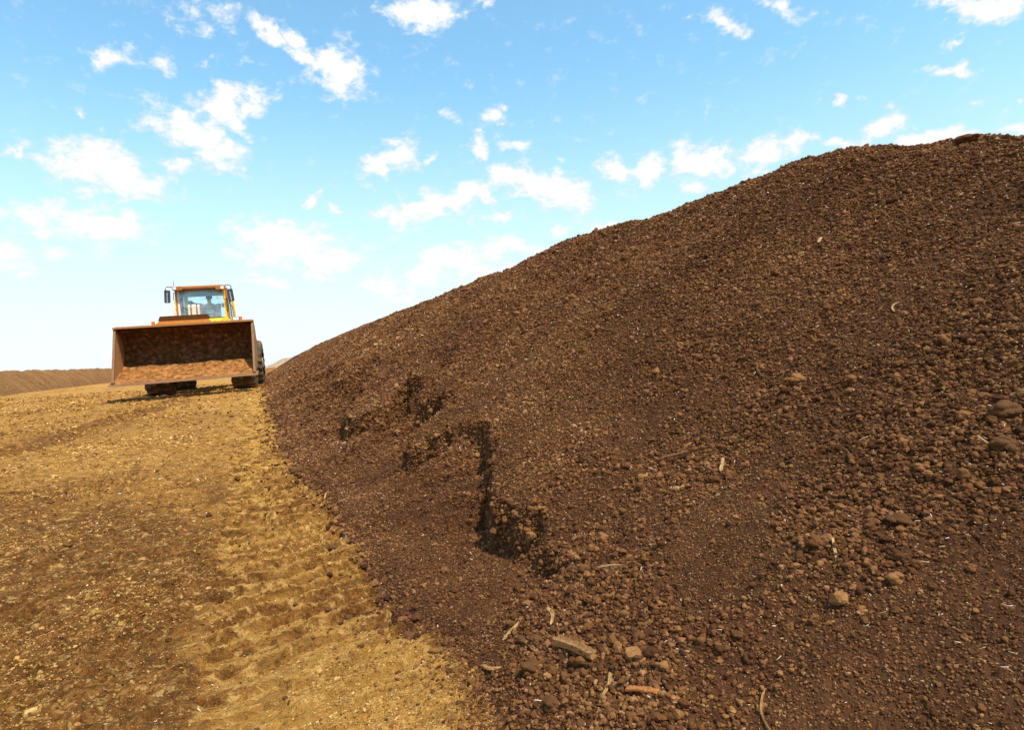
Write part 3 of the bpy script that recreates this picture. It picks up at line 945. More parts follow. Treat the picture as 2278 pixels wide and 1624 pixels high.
# ------------------------------------------------------------------ straw and bits of fibre
def flecks(name, P, L, W_):
    n = len(P)
    d = rng.normal(size=(n, 3))
    d[:, 2] *= 0.35
    d /= np.linalg.norm(d, axis=1)[:, None]
    a = np.cross(d, rng.normal(size=(n, 3)))
    a /= np.linalg.norm(a, axis=1)[:, None]
    b = np.cross(d, a)
    V = []
    for s in (-1, 1):
        for (p, q) in ((-1, -1), (1, -1), (1, 1), (-1, 1)):
            V.append(P + d * (s * L[:, None] / 2) + a * (p * W_[:, None] / 2) + b * (q * W_[:, None] * 0.3))
    V = np.stack(V, 1).reshape(-1, 3)
    q = np.array([[0, 1, 2, 3], [7, 6, 5, 4], [0, 4, 5, 1], [1, 5, 6, 2], [2, 6, 7, 3], [3, 7, 4, 0]])
    F = (np.arange(n)[:, None, None] * 8 + q[None]).reshape(-1, 4)
    me = np_mesh(name, V, F)
    at = me.attributes.new('tone', 'FLOAT', 'POINT')
    at.data.foreach_set('value', np.repeat(rng.uniform(0, 1, n), 8).astype(np.float32))
    o = link_mesh(name, me, M_FLECK)
    tag(o, kind='stuff')


def heap_flecks():
    n = 15000
    y = np.exp(rng.uniform(math.log(0.7), math.log(26), n)) - 0.4
    tx = toe_x(y)
    x = tx + rng.uniform(0, 1, n) * (ridge_x(y) - tx)
    z = pile_surface(x, y)
    P = np.stack([x, y, z + 0.008], -1)
    P = P[rng.uniform(0, 1, n) < 1 / (1 + (y / 4.5) ** 1.6)]
    n = len(P)
    r = np.linalg.norm(P - CW, axis=1)
    P[:, 2] += 0.0015 * r
    L = np.maximum(0.006, 0.0017 * r) * np.exp(rng.normal(0, 0.6, n))
    W_ = np.maximum(0.0018, 0.0009 * r) * rng.uniform(0.6, 1.1, n)
    flecks('straw_flecks', P, L, W_)
    n = 7000
    r = np.exp(rng.uniform(math.log(1.7), math.log(24), n))
    a = rng.uniform(R(-35), R(18), n)
    x, y = r * np.sin(a), r * np.cos(a)
    k = x < toe_x(y)
    k[k] = rng.uniform(0, 1, k.sum()) < 1 / (1 + (r[k] / 5) ** 1.5)
    x, y, r = x[k], y[k], r[k]
    h, _, _ = ground_detail(x, y)
    P = np.stack([x, y, ground_base(x, y) + h + 0.003], -1)
    flecks('chaff_flecks', P, np.maximum(0.006, 0.0018 * r) * np.exp(rng.normal(0, 0.4, len(x))), np.maximum(0.002, 0.0010 * r) * rng.uniform(0.6, 1.2, len(x)))


heap_flecks()

# ------------------------------------------------------------------ single pieces of wood and stray clods
def land(x, y):
    """height of whichever surface lies on top"""
    ax, ay = np.array([float(x)]), np.array([float(y)])
    return float(max(pile_surface(ax, ay)[0], ground_base(ax, ay)[0] + ground_detail(ax, ay)[0][0]))


def shard(name, a, b, w, h, mat, label, cat, seed, bend=0.0, cleft=0.0, lift=0.6, tip=0.35, dz=(0, 0), rnd=0.25):
    r_ = np.random.default_rng(seed)
    A = np.array([a[0], a[1], land(*a) + h * lift + dz[0]])
    B = np.array([b[0], b[1], land(*b) + h * lift + dz[1]])
    n, k = 18, 12
    d = B - A
    ln = np.linalg.norm(d)
    d /= ln
    s = np.cross(d, [0, 0, 1])
    s /= np.linalg.norm(s)
    u = np.cross(s, d)
    ph = np.arange(k) * 2 * np.pi / k
    ridge = 1 + r_.normal(0, rnd * 0.6, k)
    V = []
    side = r_.normal(0, 1)
    for i in range(n):
        t = i / (n - 1)
        c = A + d * (t * ln) + s * (bend * ln * math.sin(math.pi * t) * (1 if side > 0 else -1)) + u * (0.012 * ln * math.sin(5 * t + side))
        sc = min(1.0, tip + (1 - tip) * min(t, 1 - t) / 0.12) * (1 + 0.10 * math.sin(9 * t + seed)) * (1 - 0.15 * t)
        for j in range(k):
            q = ridge[j] * (1 + r_.normal(0, rnd * 0.22))
            g = 1 - cleft * math.exp(-((ph[j] - math.pi / 2) / 0.3) ** 2)
            q = q / max(abs(math.cos(ph[j])), abs(math.sin(ph[j]))) ** 0.7
            V.append(c + (s * math.cos(ph[j]) * w / 2 + u * math.sin(ph[j]) * h / 2 * g) * sc * q + d * r_.normal(0, 0.006 * ln))
    V = np.array(V)
    F = [tuple(f) for f in grid_faces(n, k, True)] + [tuple(range(k))[::-1], tuple((n - 1) * k + j for j in range(k))]
    O = A.copy()
    me = bpy.data.meshes.new(name)
    me.from_pydata([tuple(v - O) for v in V], [], F)
    me.update()
    o = link_mesh(name, me, mat, smooth=False)
    o.location = O
    tag(o, label, cat, 'bits of wood lying on the soil heap')
    return o


shard('wood_chunk', (0.900, 2.05), (0.945, 1.855), 0.034, 0.036, M_WOOD, 'split chunk of weathered wood with a long cleft near the foot of the heap', 'wood chunk', 1, cleft=0.75, tip=0.95, rnd=0.2)
shard('wood_chip', (0.946, 1.645), (0.981, 1.538), 0.025, 0.013, M_REDWOOD, 'flat orange brown wood chip lying at the bottom edge of the photo', 'wood chip', 2, tip=0.92, lift=1.1, rnd=0.15)
shard('bark_strip', (0.807, 2.583), (0.912, 2.588), 0.020, 0.016, M_BARK, 'dark brown bark strip lying left of the pale thin twigs at the heap foot', 'bark strip', 3, bend=0.06)
shard('wood_stick', (0.800, 2.353), (0.897, 2.381), 0.010, 0.010, M_STRAWY, 'thin tan stick slanting up to the right below the bark strip', 'stick', 4, tip=0.4)
shard('fibre_tuft', (0.966, 2.28), (0.930, 2.165), 0.018, 0.012, M_STRAWY, 'frayed upright tuft of tan wood fibre right of the thin tan stick', 'wood fibre', 5, bend=0.12, cleft=0.7, rnd=0.45, lift=1.0)
shard('bark_strip', (0.836, 2.255), (0.838, 2.112), 0.018, 0.016, M_BARK, 'brown rounded bark piece pointing down right, left of the split wood chunk', 'bark strip', 6, bend=0.05)
shard('fibre_tuft', (0.897, 1.713), (0.952, 1.763), 0.012, 0.010, M_STRAWY, 'pale forked wood fibre standing left of the orange brown wood chip', 'wood fibre', 7, bend=0.1, cleft=0.6, rnd=0.4, lift=1.0, dz=(0, 0.015))
shard('bark_curl', (0.701, 2.30), (0.743, 2.217), 0.022, 0.010, M_WOOD, 'short curved grey brown bark curl where the heap meets the yard', 'bark curl', 8, bend=0.18, lift=0.9)
shard('root_twig', (1.206, 2.30), (1.262, 2.12), 0.008, 0.008, M_STRAWY, 'slender curved root twig below the dark slip face', 'twig', 9, bend=0.1, tip=0.3)
shard('twig', (0.921, 2.546), (0.968, 2.529), 0.006, 0.006, M_STRAWY, 'short pale twig right of the dark bark strip', 'twig', 10, lift=1.0)
shard('wood_log', (1.779, 2.664), (1.899, 2.582), 0.032, 0.030, M_BARK, 'soil covered brown log piece halfway up the heap, lower of the pair', 'wood piece', 11, tip=0.8)
shard('wood_stick', (1.868, 2.668), (1.952, 2.626), 0.012, 0.010, M_WOOD, 'narrow brown stick just above the soil covered log piece', 'stick', 12, tip=0.5)
shard('wood_splinter', (1.836, 2.275), (1.905, 2.336), 0.013, 0.010, M_STRAWY, 'bright pale splinter standing up right of the soil covered log piece', 'splinter', 13, tip=0.25, dz=(0, 0.012), lift=1.2)
shard('wood_stick', (2.195, 1.41), (2.158, 1.342), 0.006, 0.006, M_STRAWY, 'thin pale stick below the biggest clods at the right edge', 'stick', 14, lift=1.3)
shard('wood_splinter', (1.665, 1.533), (1.603, 1.463), 0.010, 0.008, M_STRAWY, 'yellowish splinter pointing downslope left of the flat stone like clod', 'splinter', 15, tip=0.3, lift=1.2)
shard('wood_sliver', (2.118, 1.806), (2.147, 1.77), 0.006, 0.005, M_STRAWY, 'small pale sliver high on the slope right of the bright splinter', 'sliver', 16, lift=1.3)
shard('wood_sliver', (1.693, 1.263), (1.702, 1.236), 0.006, 0.005, M_STRAWY, 'tiny whitish sliver below the flat stone like clod', 'sliver', 17, lift=1.3)
shard('root_twig', (1.195, 1.345), (1.115, 1.21), 0.006, 0.006, M_WOOD, 'long bent thin root near the bottom right of the heap', 'twig', 18, bend=0.16, lift=1.2)
shard('wood_splinter', (3.451, 3.172), (3.53, 3.22), 0.020, 0.010, M_STRAWY, 'pale broken splinter high up on the heap under the crest', 'splinter', 19, lift=1.6)
shard('wood_sliver', (2.927, 2.248), (2.987, 2.275), 0.010, 0.007, M_STRAWY, 'pale curved sliver on the upper right slope', 'sliver', 20, bend=0.2, lift=1.6)
shard('wood_sliver', (3.342, 3.249), (3.38, 3.222), 0.009, 0.006, M_STRAWY, 'short pale sliver left of the broken splinter under the crest', 'sliver', 21, lift=1.6)
shard('wood_stick', (2.494, 2.737), (2.44, 2.635), 0.013, 0.010, M_BARK, 'dark stick lying in the middle of the upper slope', 'stick', 22, bend=0.1, lift=1.2)
shard('wood_stick', (3.205, 4.275), (3.27, 4.23), 0.012, 0.010, M_STRAWY, 'pale stick on the upper slope above the dark stick', 'stick', 23, lift=1.5)
shard('wood_stick', (0.839, 9.441), (0.985, 9.41), 0.03, 0.02, M_BARK, 'dark stick with a pale end low on the far slope', 'stick', 24, lift=1.4)
shard('wood_stick', (1.824, 4.08), (1.937, 4.138), 0.018, 0.014, M_BARK, 'brown stick slanting uphill above the long dark slip face', 'stick', 25, lift=1.3)
shard('wood_sliver', (0.45, 5.105), (0.52, 5.06), 0.010, 0.008, M_STRAWY, 'pale curved sliver low on the slope, right one of two near the toe', 'sliver', 26, bend=0.15, lift=1.4)
shard('wood_sliver', (0.356, 5.36), (0.384, 5.48), 0.010, 0.008, M_STRAWY, 'pale straight sliver near the heap toe beside the tyre prints', 'sliver', 27, lift=1.4)

CLOD_SPOTS = [
    (0.418, 2.936, 0.026, 'round dark clod alone on the yellow ground close to the heap foot'),
    (0.180, 3.342, 0.027, 'larger dark clod of the close pair lying on the tyre prints'),
    (0.203, 3.248, 0.019, 'smaller dark clod touching the front of the larger one on the tyre prints'),
    (0.282, 3.075, 0.018, 'small dark clod between the close pair and the round lone clod'),
    (0.358, 3.441, 0.019, 'small dark clod at the heap foot above the close pair'),
    (0.330, 4.181, 0.036, 'dark clod jutting from the heap foot where the ground is brightest'),
    (0.095, 6.582, 0.048, 'flat dark clod a step away from the heap foot halfway to the loader'),
    (-0.07, 8.533, 0.058, 'dark clod on the yard nearest the loader wheels'),
    (0.00, 7.908, 0.034, 'small dark clod at the heap foot in front of the loader'),
    (0.195, 6.50, 0.050, 'broad dark clod at the heap foot right of the flat one'),
    (0.869, 2.167, 0.027, 'blocky brown clod above left of the split wood chunk'),
    (0.792, 2.042, 0.036, 'large rounded brown clod left of the split wood chunk'),
    (0.948, 1.995, 0.026, 'rounded brown clod resting against the split wood chunk'),
    (2.335, 1.398, 0.048, 'biggest lumpy brown clod high at the right edge'),
    (2.180, 1.316, 0.038, 'large brown clod at the right edge beside the thin pale stick'),
    (1.266, 1.527, 0.018, 'smooth oval clod on the fine soil at the lower right'),
    (0.783, 1.845, 0.028, 'brown clod at the bottom edge below the large rounded one'),
    (0.852, 2.40, 0.020, 'small brown clod below the dark bark strip'),
]
for i, (x, y, r_, lb) in enumerate(CLOD_SPOTS):
    me = clod_mesh('soil_clod', 300 + i, 4, 34, M_CLOD, 0.72)
    o = link_mesh('soil_clod', me, smooth=False)
    o.location = (x, y, land(x, y) + r_ * 0.42)
    o.scale = (r_ * 1.15, r_ * 1.0, r_)
    o.rotation_euler = (0, 0, i * 1.7)
    tag(o, lb, 'soil clod', 'stray clods of soil')


def crest_clod(x, y, r_, lb):
    me = clod_mesh('soil_clod', 390 + int(x * 10), 4, 34, M_CLOD, 0.7)
    o = link_mesh('soil_clod', me, smooth=False)
    o.location = (x, y, land(x, y) + r_ * 0.35)
    o.scale = (r_ * 1.4, r_ * 1.4, r_)
    tag(o, lb, 'soil clod', 'stray clods of soil')


crest_clod(4.56, 2.90, 0.055, 'lone clod standing out against the sky on the heap crest')

# a flat slab shaped clod
me = clod_mesh('soil_slab', 777, 4, 20, M_CLOD, 0.45)
o = link_mesh('soil_slab', me, smooth=False)
o.location = (1.80, 1.40, land(1.80, 1.40) + 0.016)
o.scale = (0.026, 0.048, 0.036)
o.rotation_euler = (0.1, -0.25, 0.15)
tag(o, 'flat stone like slab of hard soil casting a dark shadow on the right slope', 'soil slab')


# ------------------------------------------------------------------ far banks and heaps
def bank(name, pts, half, mat, label, cat, nseg=260, nc=40, seed=0, rough=0.12):
    """long bank: pts = (x, y, crest height); half = half width per metre of height"""
    P = np.array(pts, float)
    L = np.concatenate([[0], np.cumsum(np.hypot(np.diff(P[:, 0]), np.diff(P[:, 1])))])
    s = np.linspace(0, L[-1], nseg)
    cx, cy, cz = (np.interp(s, L, P[:, i]) for i in range(3))
    tx, ty = np.gradient(cx), np.gradient(cy)
    tl = np.hypot(tx, ty)
    nx, ny = ty / tl, -tx / tl
    q = np.linspace(-1, 1, nc)
    g = ground_base(cx, cy)
    end = np.sqrt(np.clip(np.minimum(s, L[-1] - s) / (half * 1.2), 0, 1))
    H = (cz - g) * end
    W_ = half * (0.85 + 0.2 * end)
    X = cx[:, None] + nx[:, None] * q * W_[:, None]
    Y = cy[:, None] + ny[:, None] * q * W_[:, None]
    Z = g[:, None] - 0.15 + (H[:, None] + 0.15) * (1 - np.abs(q) ** 1.5) ** 0.9
    mid = sstep(1.0, 0.8, np.abs(q))[None]
    Z = Z + mid * rough * (fbm(X * 0.45, Y * 0.3, seed, 3) + 0.5 * fbm(X * 1.6, Y * 1.6, seed + 3, 3) + 0.35 * bumps(X * 2.2, Y * 2.2, seed + 5))
    me = np_mesh(name, np.stack([X, Y, Z], -1).reshape(-1, 3), grid_faces(nseg, nc))
    o = link_mesh(name, me, mat, smooth=True)
    tag(o, label, cat)
    return o


bank('soil_bank', [(-8.6, 14, 1.5), (-11.5, 26, 1.65), (-13.6, 36, 1.9), (-15.6, 47, 2.02), (-16.6, 56, 2.17), (-18.6, 72, 2.33), (-21, 95, 2.6), (-26, 140, 3.0)], 1.9, M_BERM,
     'low brown soil bank running along the far left side of the yard', 'soil bank', 700, 60, 401, 0.17)
bank('pale_heap', [(-3.5, 140, 1.2), (-1.0, 140, 2.3), (2.5, 141, 3.3), (5.5, 142, 3.85), (9, 143, 3.8), (16, 144, 3.6), (26, 146, 3.2)], 5.5, M_HAZED,
     'distant pale tan heap between the loader and the big soil heap', 'soil heap', 260, 40, 411, 0.25)
bank('low_bank', [(-6.5, 86, 1.30), (-3.5, 86, 1.42), (0.5, 87, 1.5), (4, 88, 1.45)], 2.2, M_BERM,
     'low dark strip of soil in front of the distant pale heap', 'soil bank', 200, 30, 421, 0.12)

# ------------------------------------------------------------------ the wheel loader
LOADER_LOC = Vector((-1.818, 16.407, 0.71))
LOADER_ROT = (Matrix.Rotation(-0.061, 3, 'Z') @ Matrix.Rotation(-0.028, 3, 'Y') @ Matrix.Rotation(0.010, 3, 'X'))
loader = empty('wheel_loader', LOADER_LOC, LOADER_ROT.to_euler())
tag(loader, 'dusty yellow wheel loader with a wide empty rusty bucket facing the camera', 'wheel loader')


def build_bucket():
    inner = [(0.0, 0.426), (0.45, 0.560), (0.82, 0.690), (1.02, 0.81), (1.13, 0.96), (1.175, 1.15), (1.15, 1.35), (1.06, 1.52), (0.90, 1.645), (0.72, 1.71), (0.589, 1.728)]
    n = len(inner)
    outer = []
    for i, (y, z) in enumerate(inner):
        a, b = inner[max(i - 1, 0)], inner[min(i + 1, n - 1)]
        ty, tz = b[0] - a[0], b[1] - a[1]
        l = math.hypot(ty, tz)
        outer.append((y + tz / l * 0.045, z - ty / l * 0.045))
    mb = MB()
    V, F = [], []
    for x in (-1.475, 1.475):
        V += [(x, y, z) for y, z in inner] + [(x, y, z) for y, z in outer]
    k = 2 * n
    for i in range(n - 1):
        F += [(i, i + 1, k + i + 1, k + i), (n + i, k + n + i, k + n + i + 1, n + i + 1), (i, n + i, n + i + 1, i + 1), (k + i, k + i + 1, k + n + i + 1, k + n + i)]
    F += [(0, k, k + n, n), (n - 1, 2 * n - 1, k + 2 * n - 1, k + n - 1)]
    mb._add(V, F)
    bucket = mb.build('bucket', M_RUST, loader)
    for s in (-1, 1):
        pl = [(y, z) for y, z in outer] + [(0.56, 1.70), (0.30, 1.08), (0.03, 0.46)]
        sp = MB().prism(pl, 'x', *sorted((s * 1.472, s * 1.512))).build('side_plate', M_RUST, bucket)
        # thick wear strip along the front edge of the plate
        fr = [(-0.01, 0.47), (0.05, 0.44), (0.335, 1.06), (0.60, 1.70), (0.57, 1.74), (0.535, 1.70), (0.275, 1.09)]
        MB().prism(fr, 'x', *sorted((s * 1.468, s * 1.522)), bev=0.006).build('wear_strip', M_EDGE, bucket)
    ed = MB()
    ed.prism([(-0.085, 0.388), (-0.075, 0.412), (0.20, 0.492), (0.20, 0.455)], 'x', -1.575, 1.575, bev=0.004)
    ed.build('cutting_edge', M_EDGE, bucket)
    MB().prism([(0.50, 1.715), (0.50, 1.75), (0.66, 1.755), (0.66, 1.722)], 'x', -1.53, 1.53, bev=0.005).build('top_rail', M_RUST, bucket)
    # guard above the top rail: lower plate upright, upper plate leaning forward
    g = MB()
    lo = [(-0.655, 1.757, 0.51), (0.60, 1.757, 0.51), (0.515, 1.852, 0.655), (-0.565, 1.852, 0.655)]
    V = [(x, y, z) for x, z, y in lo] + [(x, y + 0.04, z) for x, z, y in lo]
    g._add(V, [(0, 1, 2, 3), (7, 6, 5, 4), (0, 4, 5, 1), (1, 5, 6, 2), (2, 6, 7, 3), (3, 7, 4, 0)])
    g.build('spill_guard', M_ORANGE, bucket)
    g = MB()
    hi = [(-0.565, 0.660, 1.852), (0.515, 0.660, 1.852), (0.560, 0.645, 1.875), (0.500, 0.592, 1.962), (-0.535, 0.592, 1.962), (-0.585, 0.645, 1.875)]
    V = list(hi) + [(x, y + 0.035, z + 0.006) for x, y, z in hi]
    F = [tuple(range(6)), tuple(range(6, 12))[::-1]] + [(i, 6 + i, 6 + (i + 1) % 6, (i + 1) % 6) for i in range(6)]
    g._add(V, F)
    g.build('guard_flap', M_EDGE, bucket)
    # caked soil; back wall shade and floor sunlight are put into its colour
    ns, nx_ = 110, 300
    L = [0]
    for a, b in zip(inner[:-1], inner[1:]):
        L.append(L[-1] + math.hypot(b[0] - a[0], b[1] - a[1]))
    sv = np.linspace(0.03, L[-1] - 0.05, ns)
    yy = np.interp(sv, L, [p[0] for p in inner])
    zz = np.interp(sv, L, [p[1] for p in inner])
    ty, tz = np.gradient(yy), np.gradient(zz)
    l = np.hypot(ty, tz)
    xv = np.linspace(-1.468, 1.468, nx_)
    S, Xx = np.meshgrid(sv, xv, indexing='ij')
    th = 0.022 + 0.035 * fbm(Xx * 2.2, S * 2.6, 501, 3) + 0.020 * fbm(Xx * 8, S * 11, 503, 4, 0.65) + 0.022 * bumps(Xx * 9, S * 11, 505) * sstep(0.0, 0.3, fbm(Xx * 1.5, S * 3, 507, 2) + 0.12)
    fold = sstep(0.15, 0.0, np.abs(S - 1.02 - 0.06 * perlin(Xx * 2, Xx * 0, 509)))
    th = th + 0.035 * fold * (0.4 + fbm(Xx * 3, S * 2, 511, 2))
    cor = np.exp(-((1.468 - np.abs(Xx)) / 0.10) ** 2) * 0.045
    th = th + sstep(1.0, 0.7, S) * (0.03 * fbm(Xx * 5, S * 6, 515, 4, 0.6) + 0.03 * bumps(Xx * 14, S * 16, 517) * sstep(-0.1, 0.25, fbm(Xx * 2.1, S * 2.1, 519, 2)))
    th = np.clip(th + cor, -0.01, 0.14) * sstep(0.0, 0.18, S)
    Y = yy[:, None] - (tz / l)[:, None] * th
    Z = zz[:, None] + (ty / l)[:, None] * th
    G = np.stack([Xx, Y, Z], -1)
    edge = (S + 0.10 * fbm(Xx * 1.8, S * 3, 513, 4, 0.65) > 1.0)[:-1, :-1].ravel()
    Fc = grid_faces(ns, nx_)
    for nm, sel, mt in (('caked_soil_shaded', edge, M_CAKE_SHADED), ('bucket_floor_lit', ~edge, M_FLOOR_LIT)):
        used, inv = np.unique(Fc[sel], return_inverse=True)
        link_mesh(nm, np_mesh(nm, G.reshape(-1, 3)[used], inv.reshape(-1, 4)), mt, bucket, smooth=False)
    # hinge brackets behind
    for x in (-0.42, 0.42):
        MB().prism([(1.17, 0.70), (1.42, 0.66), (1.46, 0.80), (1.22, 1.30)], 'x', x - 0.10, x - 0.06).prism([(1.17, 0.70), (1.42, 0.66), (1.46, 0.80), (1.22, 1.30)], 'x', x + 0.06, x + 0.10).build('hinge_bracket', M_RUST, bucket)


def build_wheel(x, y):
    w_, rad = 0.60, 0.705
    n, prof = 240, [(-0.30, 0.42), (-0.30, 0.52), (-0.292, 0.62), (-0.265, 0.668), (-0.22, 0.676), (-0.15, 0.679), (-0.08, 0.681), (-0.02, 0.682), (0.02, 0.682), (0.08, 0.681), (0.15, 0.679), (0.22, 0.676),
                    (0.265, 0.668), (0.292, 0.62), (0.30, 0.52), (0.30, 0.42)]
    a = np.arange(n) * 2 * np.pi / n
    V = np.zeros((n, len(prof), 3))
    for j, (px, pr) in enumerate(prof):
        side = 0.0 if px < 0 else 0.5
        ph = a / (2 * np.pi) * 19 + side + 0.62 * (abs(px) / 0.30) ** 1.3
        saw = np.abs((ph - np.floor(ph)) - 0.5)
        lug = sstep(0.30, 0.20, saw)
        amp = 0.040 if abs(px) < 0.23 else (0.034 if abs(px) < 0.285 else (0.022 if pr > 0.6 else 0.0))
        rr = pr + lug * amp
        xx = px + np.sign(px) * lug * (0.014 if 0.2 < abs(px) and pr > 0.6 else 0)
        V[:, j, 0] = xx
        V[:, j, 1] = np.sin(a) * rr
        V[:, j, 2] = np.cos(a) * rr
    F = grid_faces(n, len(prof))
    last = np.stack([np.arange(len(prof) - 1) + (n - 1) * len(prof), np.arange(1, len(prof)) + (n - 1) * len(prof), np.arange(1, len(prof)), np.arange(len(prof) - 1)], -1)
    wheel = empty('wheel', (x, y, rad - 0.012))
    wheel.parent = loader
    me = np_mesh('tyre', V.reshape(-1, 3), np.concatenate([F, last]))
    link_mesh('tyre', me, M_TYRE, wheel)
    mb = MB()
    s = 1 if x > 0 else -1
    mb.cyl((-0.24, 0, 0), (0.24, 0, 0), 0.43, 40)
    mb.cyl((s * 0.20, 0, 0), (s * 0.30, 0, 0), 0.16, 24)
    for k in range(12):
        t = k * math.pi / 6
        mb.cyl((s * 0.23, 0.27 * math.cos(t), 0.27 * math.sin(t)), (s * 0.265, 0.27 * math.cos(t), 0.27 * math.sin(t)), 0.022, 8)
    mb.build('rim', M_RIM, wheel)


def part(name, mb, mat, parent=None, smooth=False):
    return mb.build(name, mat, parent or loader, smooth)


def build_loader():
    build_bucket()
    for x in (-1.03, 1.03):
        for y in (2.553, 5.482):
            build_wheel(x, y)
    # frames and axles
    part('front_frame', MB().prism([(1.9, 0.62), (3.5, 0.62), (3.5, 1.25), (3.25, 1.98), (2.75, 1.98), (1.9, 1.05)], 'x', -0.34, 0.34, bev=0.02), M_YELLOW)
    part('axle', MB().cyl((-0.85, 2.553, 0.69), (0.85, 2.553, 0.69), 0.13, 18).ball((0, 2.553, 0.69), 0.24), M_BLACK)
    part('axle', MB().cyl((-0.85, 5.482, 0.69), (0.85, 5.482, 0.69), 0.13, 18).ball((0, 5.482, 0.69), 0.24), M_BLACK)
    part('rear_frame', MB().box(-0.42, 0.42, 3.6, 6.9, 0.60, 1.12, 0.03), M_YELLOW)
    hood = part('engine_hood', MB().prism([(5.12, 1.12), (7.0, 1.12), (7.05, 1.75), (6.9, 2.02), (5.12, 2.16)], 'x', -0.72, 0.72, bev=0.06), M_YELLOW)
    part('exhaust_pipe', MB().tube([(0.42, 5.7, 2.08), (0.42, 5.7, 2.46), (0.42, 5.78, 2.54)], 0.045, 12), M_BLACK, hood)
    part('counterweight', MB().box(-0.95, 0.95, 6.75, 7.25, 0.72, 1.35, 0.08), M_YELLOW)
    # lift arms and the linkage that tips the bucket
    for s in (-1, 1):
        part('lift_arm', MB().prism([(1.24, 0.68), (1.38, 0.60), (1.9, 1.28), (3.15, 1.70), (3.2, 1.9), (3.05, 1.95), (1.75, 1.52), (1.26, 0.84)], 'x', s * 0.42 - 0.055, s * 0.42 + 0.055, bev=0.008), M_YELLOW)
        part('lift_cylinder', MB().cyl((s * 0.42 - s * 0.12, 3.2, 0.95), (s * 0.42 - s * 0.12, 2.3, 1.25), 0.06, 14).cyl((s * 0.30, 2.3, 1.25), (s * 0.30, 1.85, 1.40), 0.035, 12), M_BLACK)
    lk = MB()
    lk.prism([(1.95, 1.35), (2.13, 1.35), (2.27, 1.75), (2.26, 2.33), (2.20, 2.365), (2.13, 2.33), (2.10, 1.85)], 'x', -0.078, 0.030, bev=0.018)
    bell = part('bell_crank', lk, M_CREAM)
    part('crank_plate', MB().prism([(2.10, 1.65), (2.24, 1.65), (2.29, 2.31), (2.22, 2.366), (2.14, 2.31)], 'x', -0.168, -0.112, bev=0.012), M_CREAM, bell)
    part('crank_plate', MB().prism([(2.10, 1.65), (2.24, 1.65), (2.29, 2.31), (2.22, 2.362), (2.14, 2.31)], 'x', 0.060, 0.112, bev=0.012), M_CREAM, bell)
    part('pivot_pin', MB().cyl((-0.18, 2.22, 2.25), (0.125, 2.22, 2.25), 0.032, 14), M_ORANGE, bell)
    part('tilt_link', MB().cyl((-0.02, 2.0, 1.42), (-0.02, 1.28, 1.2), 0.05, 12), M_YELLOW)
    part('tilt_cylinder', MB().cyl((-0.025, 2.25, 2.24), (-0.025, 3.1, 1.75), 0.055, 14), M_ORANGE)
    part('hose_clamp', MB().cyl((0.375, 1.93, 1.83), (0.49, 1.93, 1.80), 0.045, 14).tube([(0.43, 1.90, 1.84), (0.50, 1.95, 1.74), (0.55, 2.1, 1.6)], 0.03, 10), M_ORANGE)
    part('work_lamp', MB().ball((0.415, 1.875, 1.83), 0.032, (1, 0.5, 1)), M_WHITE)
    # mudguards over the front wheels, with the driving lamps
    for s in (-1, 1):
        arc = []
        for k in range(15):
            t = R(-62 + k * 8.9)
            arc.append((2.553 + math.sin(t) * 0.80, 0.70 + math.cos(t) * 0.80))
        prof = arc + [(2.553 + (y - 2.553) * 0.965, 0.70 + (z - 0.70) * 0.965) for y, z in arc[::-1]]
        part('mudguard', MB().prism(prof, 'x', *sorted((s * 0.70, s * 1.385))), M_CREAM)
        part('lamp_bracket', MB().tube([(s * 0.93, 2.5, 1.47), (s * 0.94, 2.46, 1.68), (s * 0.94, 2.46, 1.89)], 0.025, 10), M_BLACK)
        x0, x1 = sorted((s * 0.865, s * 1.035))
        hl = part('headlamp', MB().box(x0, x1, 2.40, 2.52, 1.885, 1.99, 0.012), M_BLACK)
        part('lens', MB().box(x0 + 0.012, x1 - 0.012, 2.385, 2.405, 1.897, 1.978, 0.006), M_WHITE, hl)
        a0, a1 = sorted((s * 1.037, s * 1.105))
        part('indicator', MB().box(a0, a1, 2.38, 2.50, 1.89, 1.99, 0.012), M_AMBER, hl)
    # cab
    cab = empty('cab', (0, 3.6, 1.3))
    cab.parent = loader

    def cp(name, mb, mat, smooth=False, parent=None):
        o_ = mb.build(name, mat, parent or cab, smooth)
        if parent is None:
            o_.data.transform(Matrix.Translation((0, -3.6, -1.3)))
        return o_
    cp('cab_base', MB().prism([(3.50, 1.25), (5.08, 1.25), (5.08, 2.10), (3.66, 2.10), (3.50, 1.98)], 'x', -0.70, 0.68, bev=0.02), M_YELLOW)
    cp('front_console', MB().box(0.20, 0.64, 3.40, 3.49, 1.80, 2.005, 0.015).box(0.50, 0.66, 3.36, 3.47, 1.94, 2.06, 0.02), M_YELLOW)
    cp('valve_cover', MB().box(0.34, 0.41, 3.36, 3.40, 1.86, 1.98, 0.01).box(0.44, 0.49, 3.35, 3.40, 1.85, 1.95, 0.01), M_AMBER)
    cp('data_plate', MB().box(0.41, 0.44, 3.37, 3.395, 1.87, 1.96, 0.004), M_WHITE)

    def pillar(name, xb, xt, yb, yt, zb, zt, w, d, mat):
        V = [(xb - w / 2, yb, zb), (xb + w / 2, yb, zb), (xb + w / 2, yb + d, zb), (xb - w / 2, yb + d, zb),
             (xt - w / 2, yt, zt), (xt + w / 2, yt, zt), (xt + w / 2, yt + d, zt), (xt - w / 2, yt + d, zt)]
        b = MB()
        b._add(V, [(3, 2, 1, 0), (4, 5, 6, 7), (0, 1, 5, 4), (1, 2, 6, 5), (2, 3, 7, 6), (3, 0, 4, 7)])
        return cp(name, b, mat)
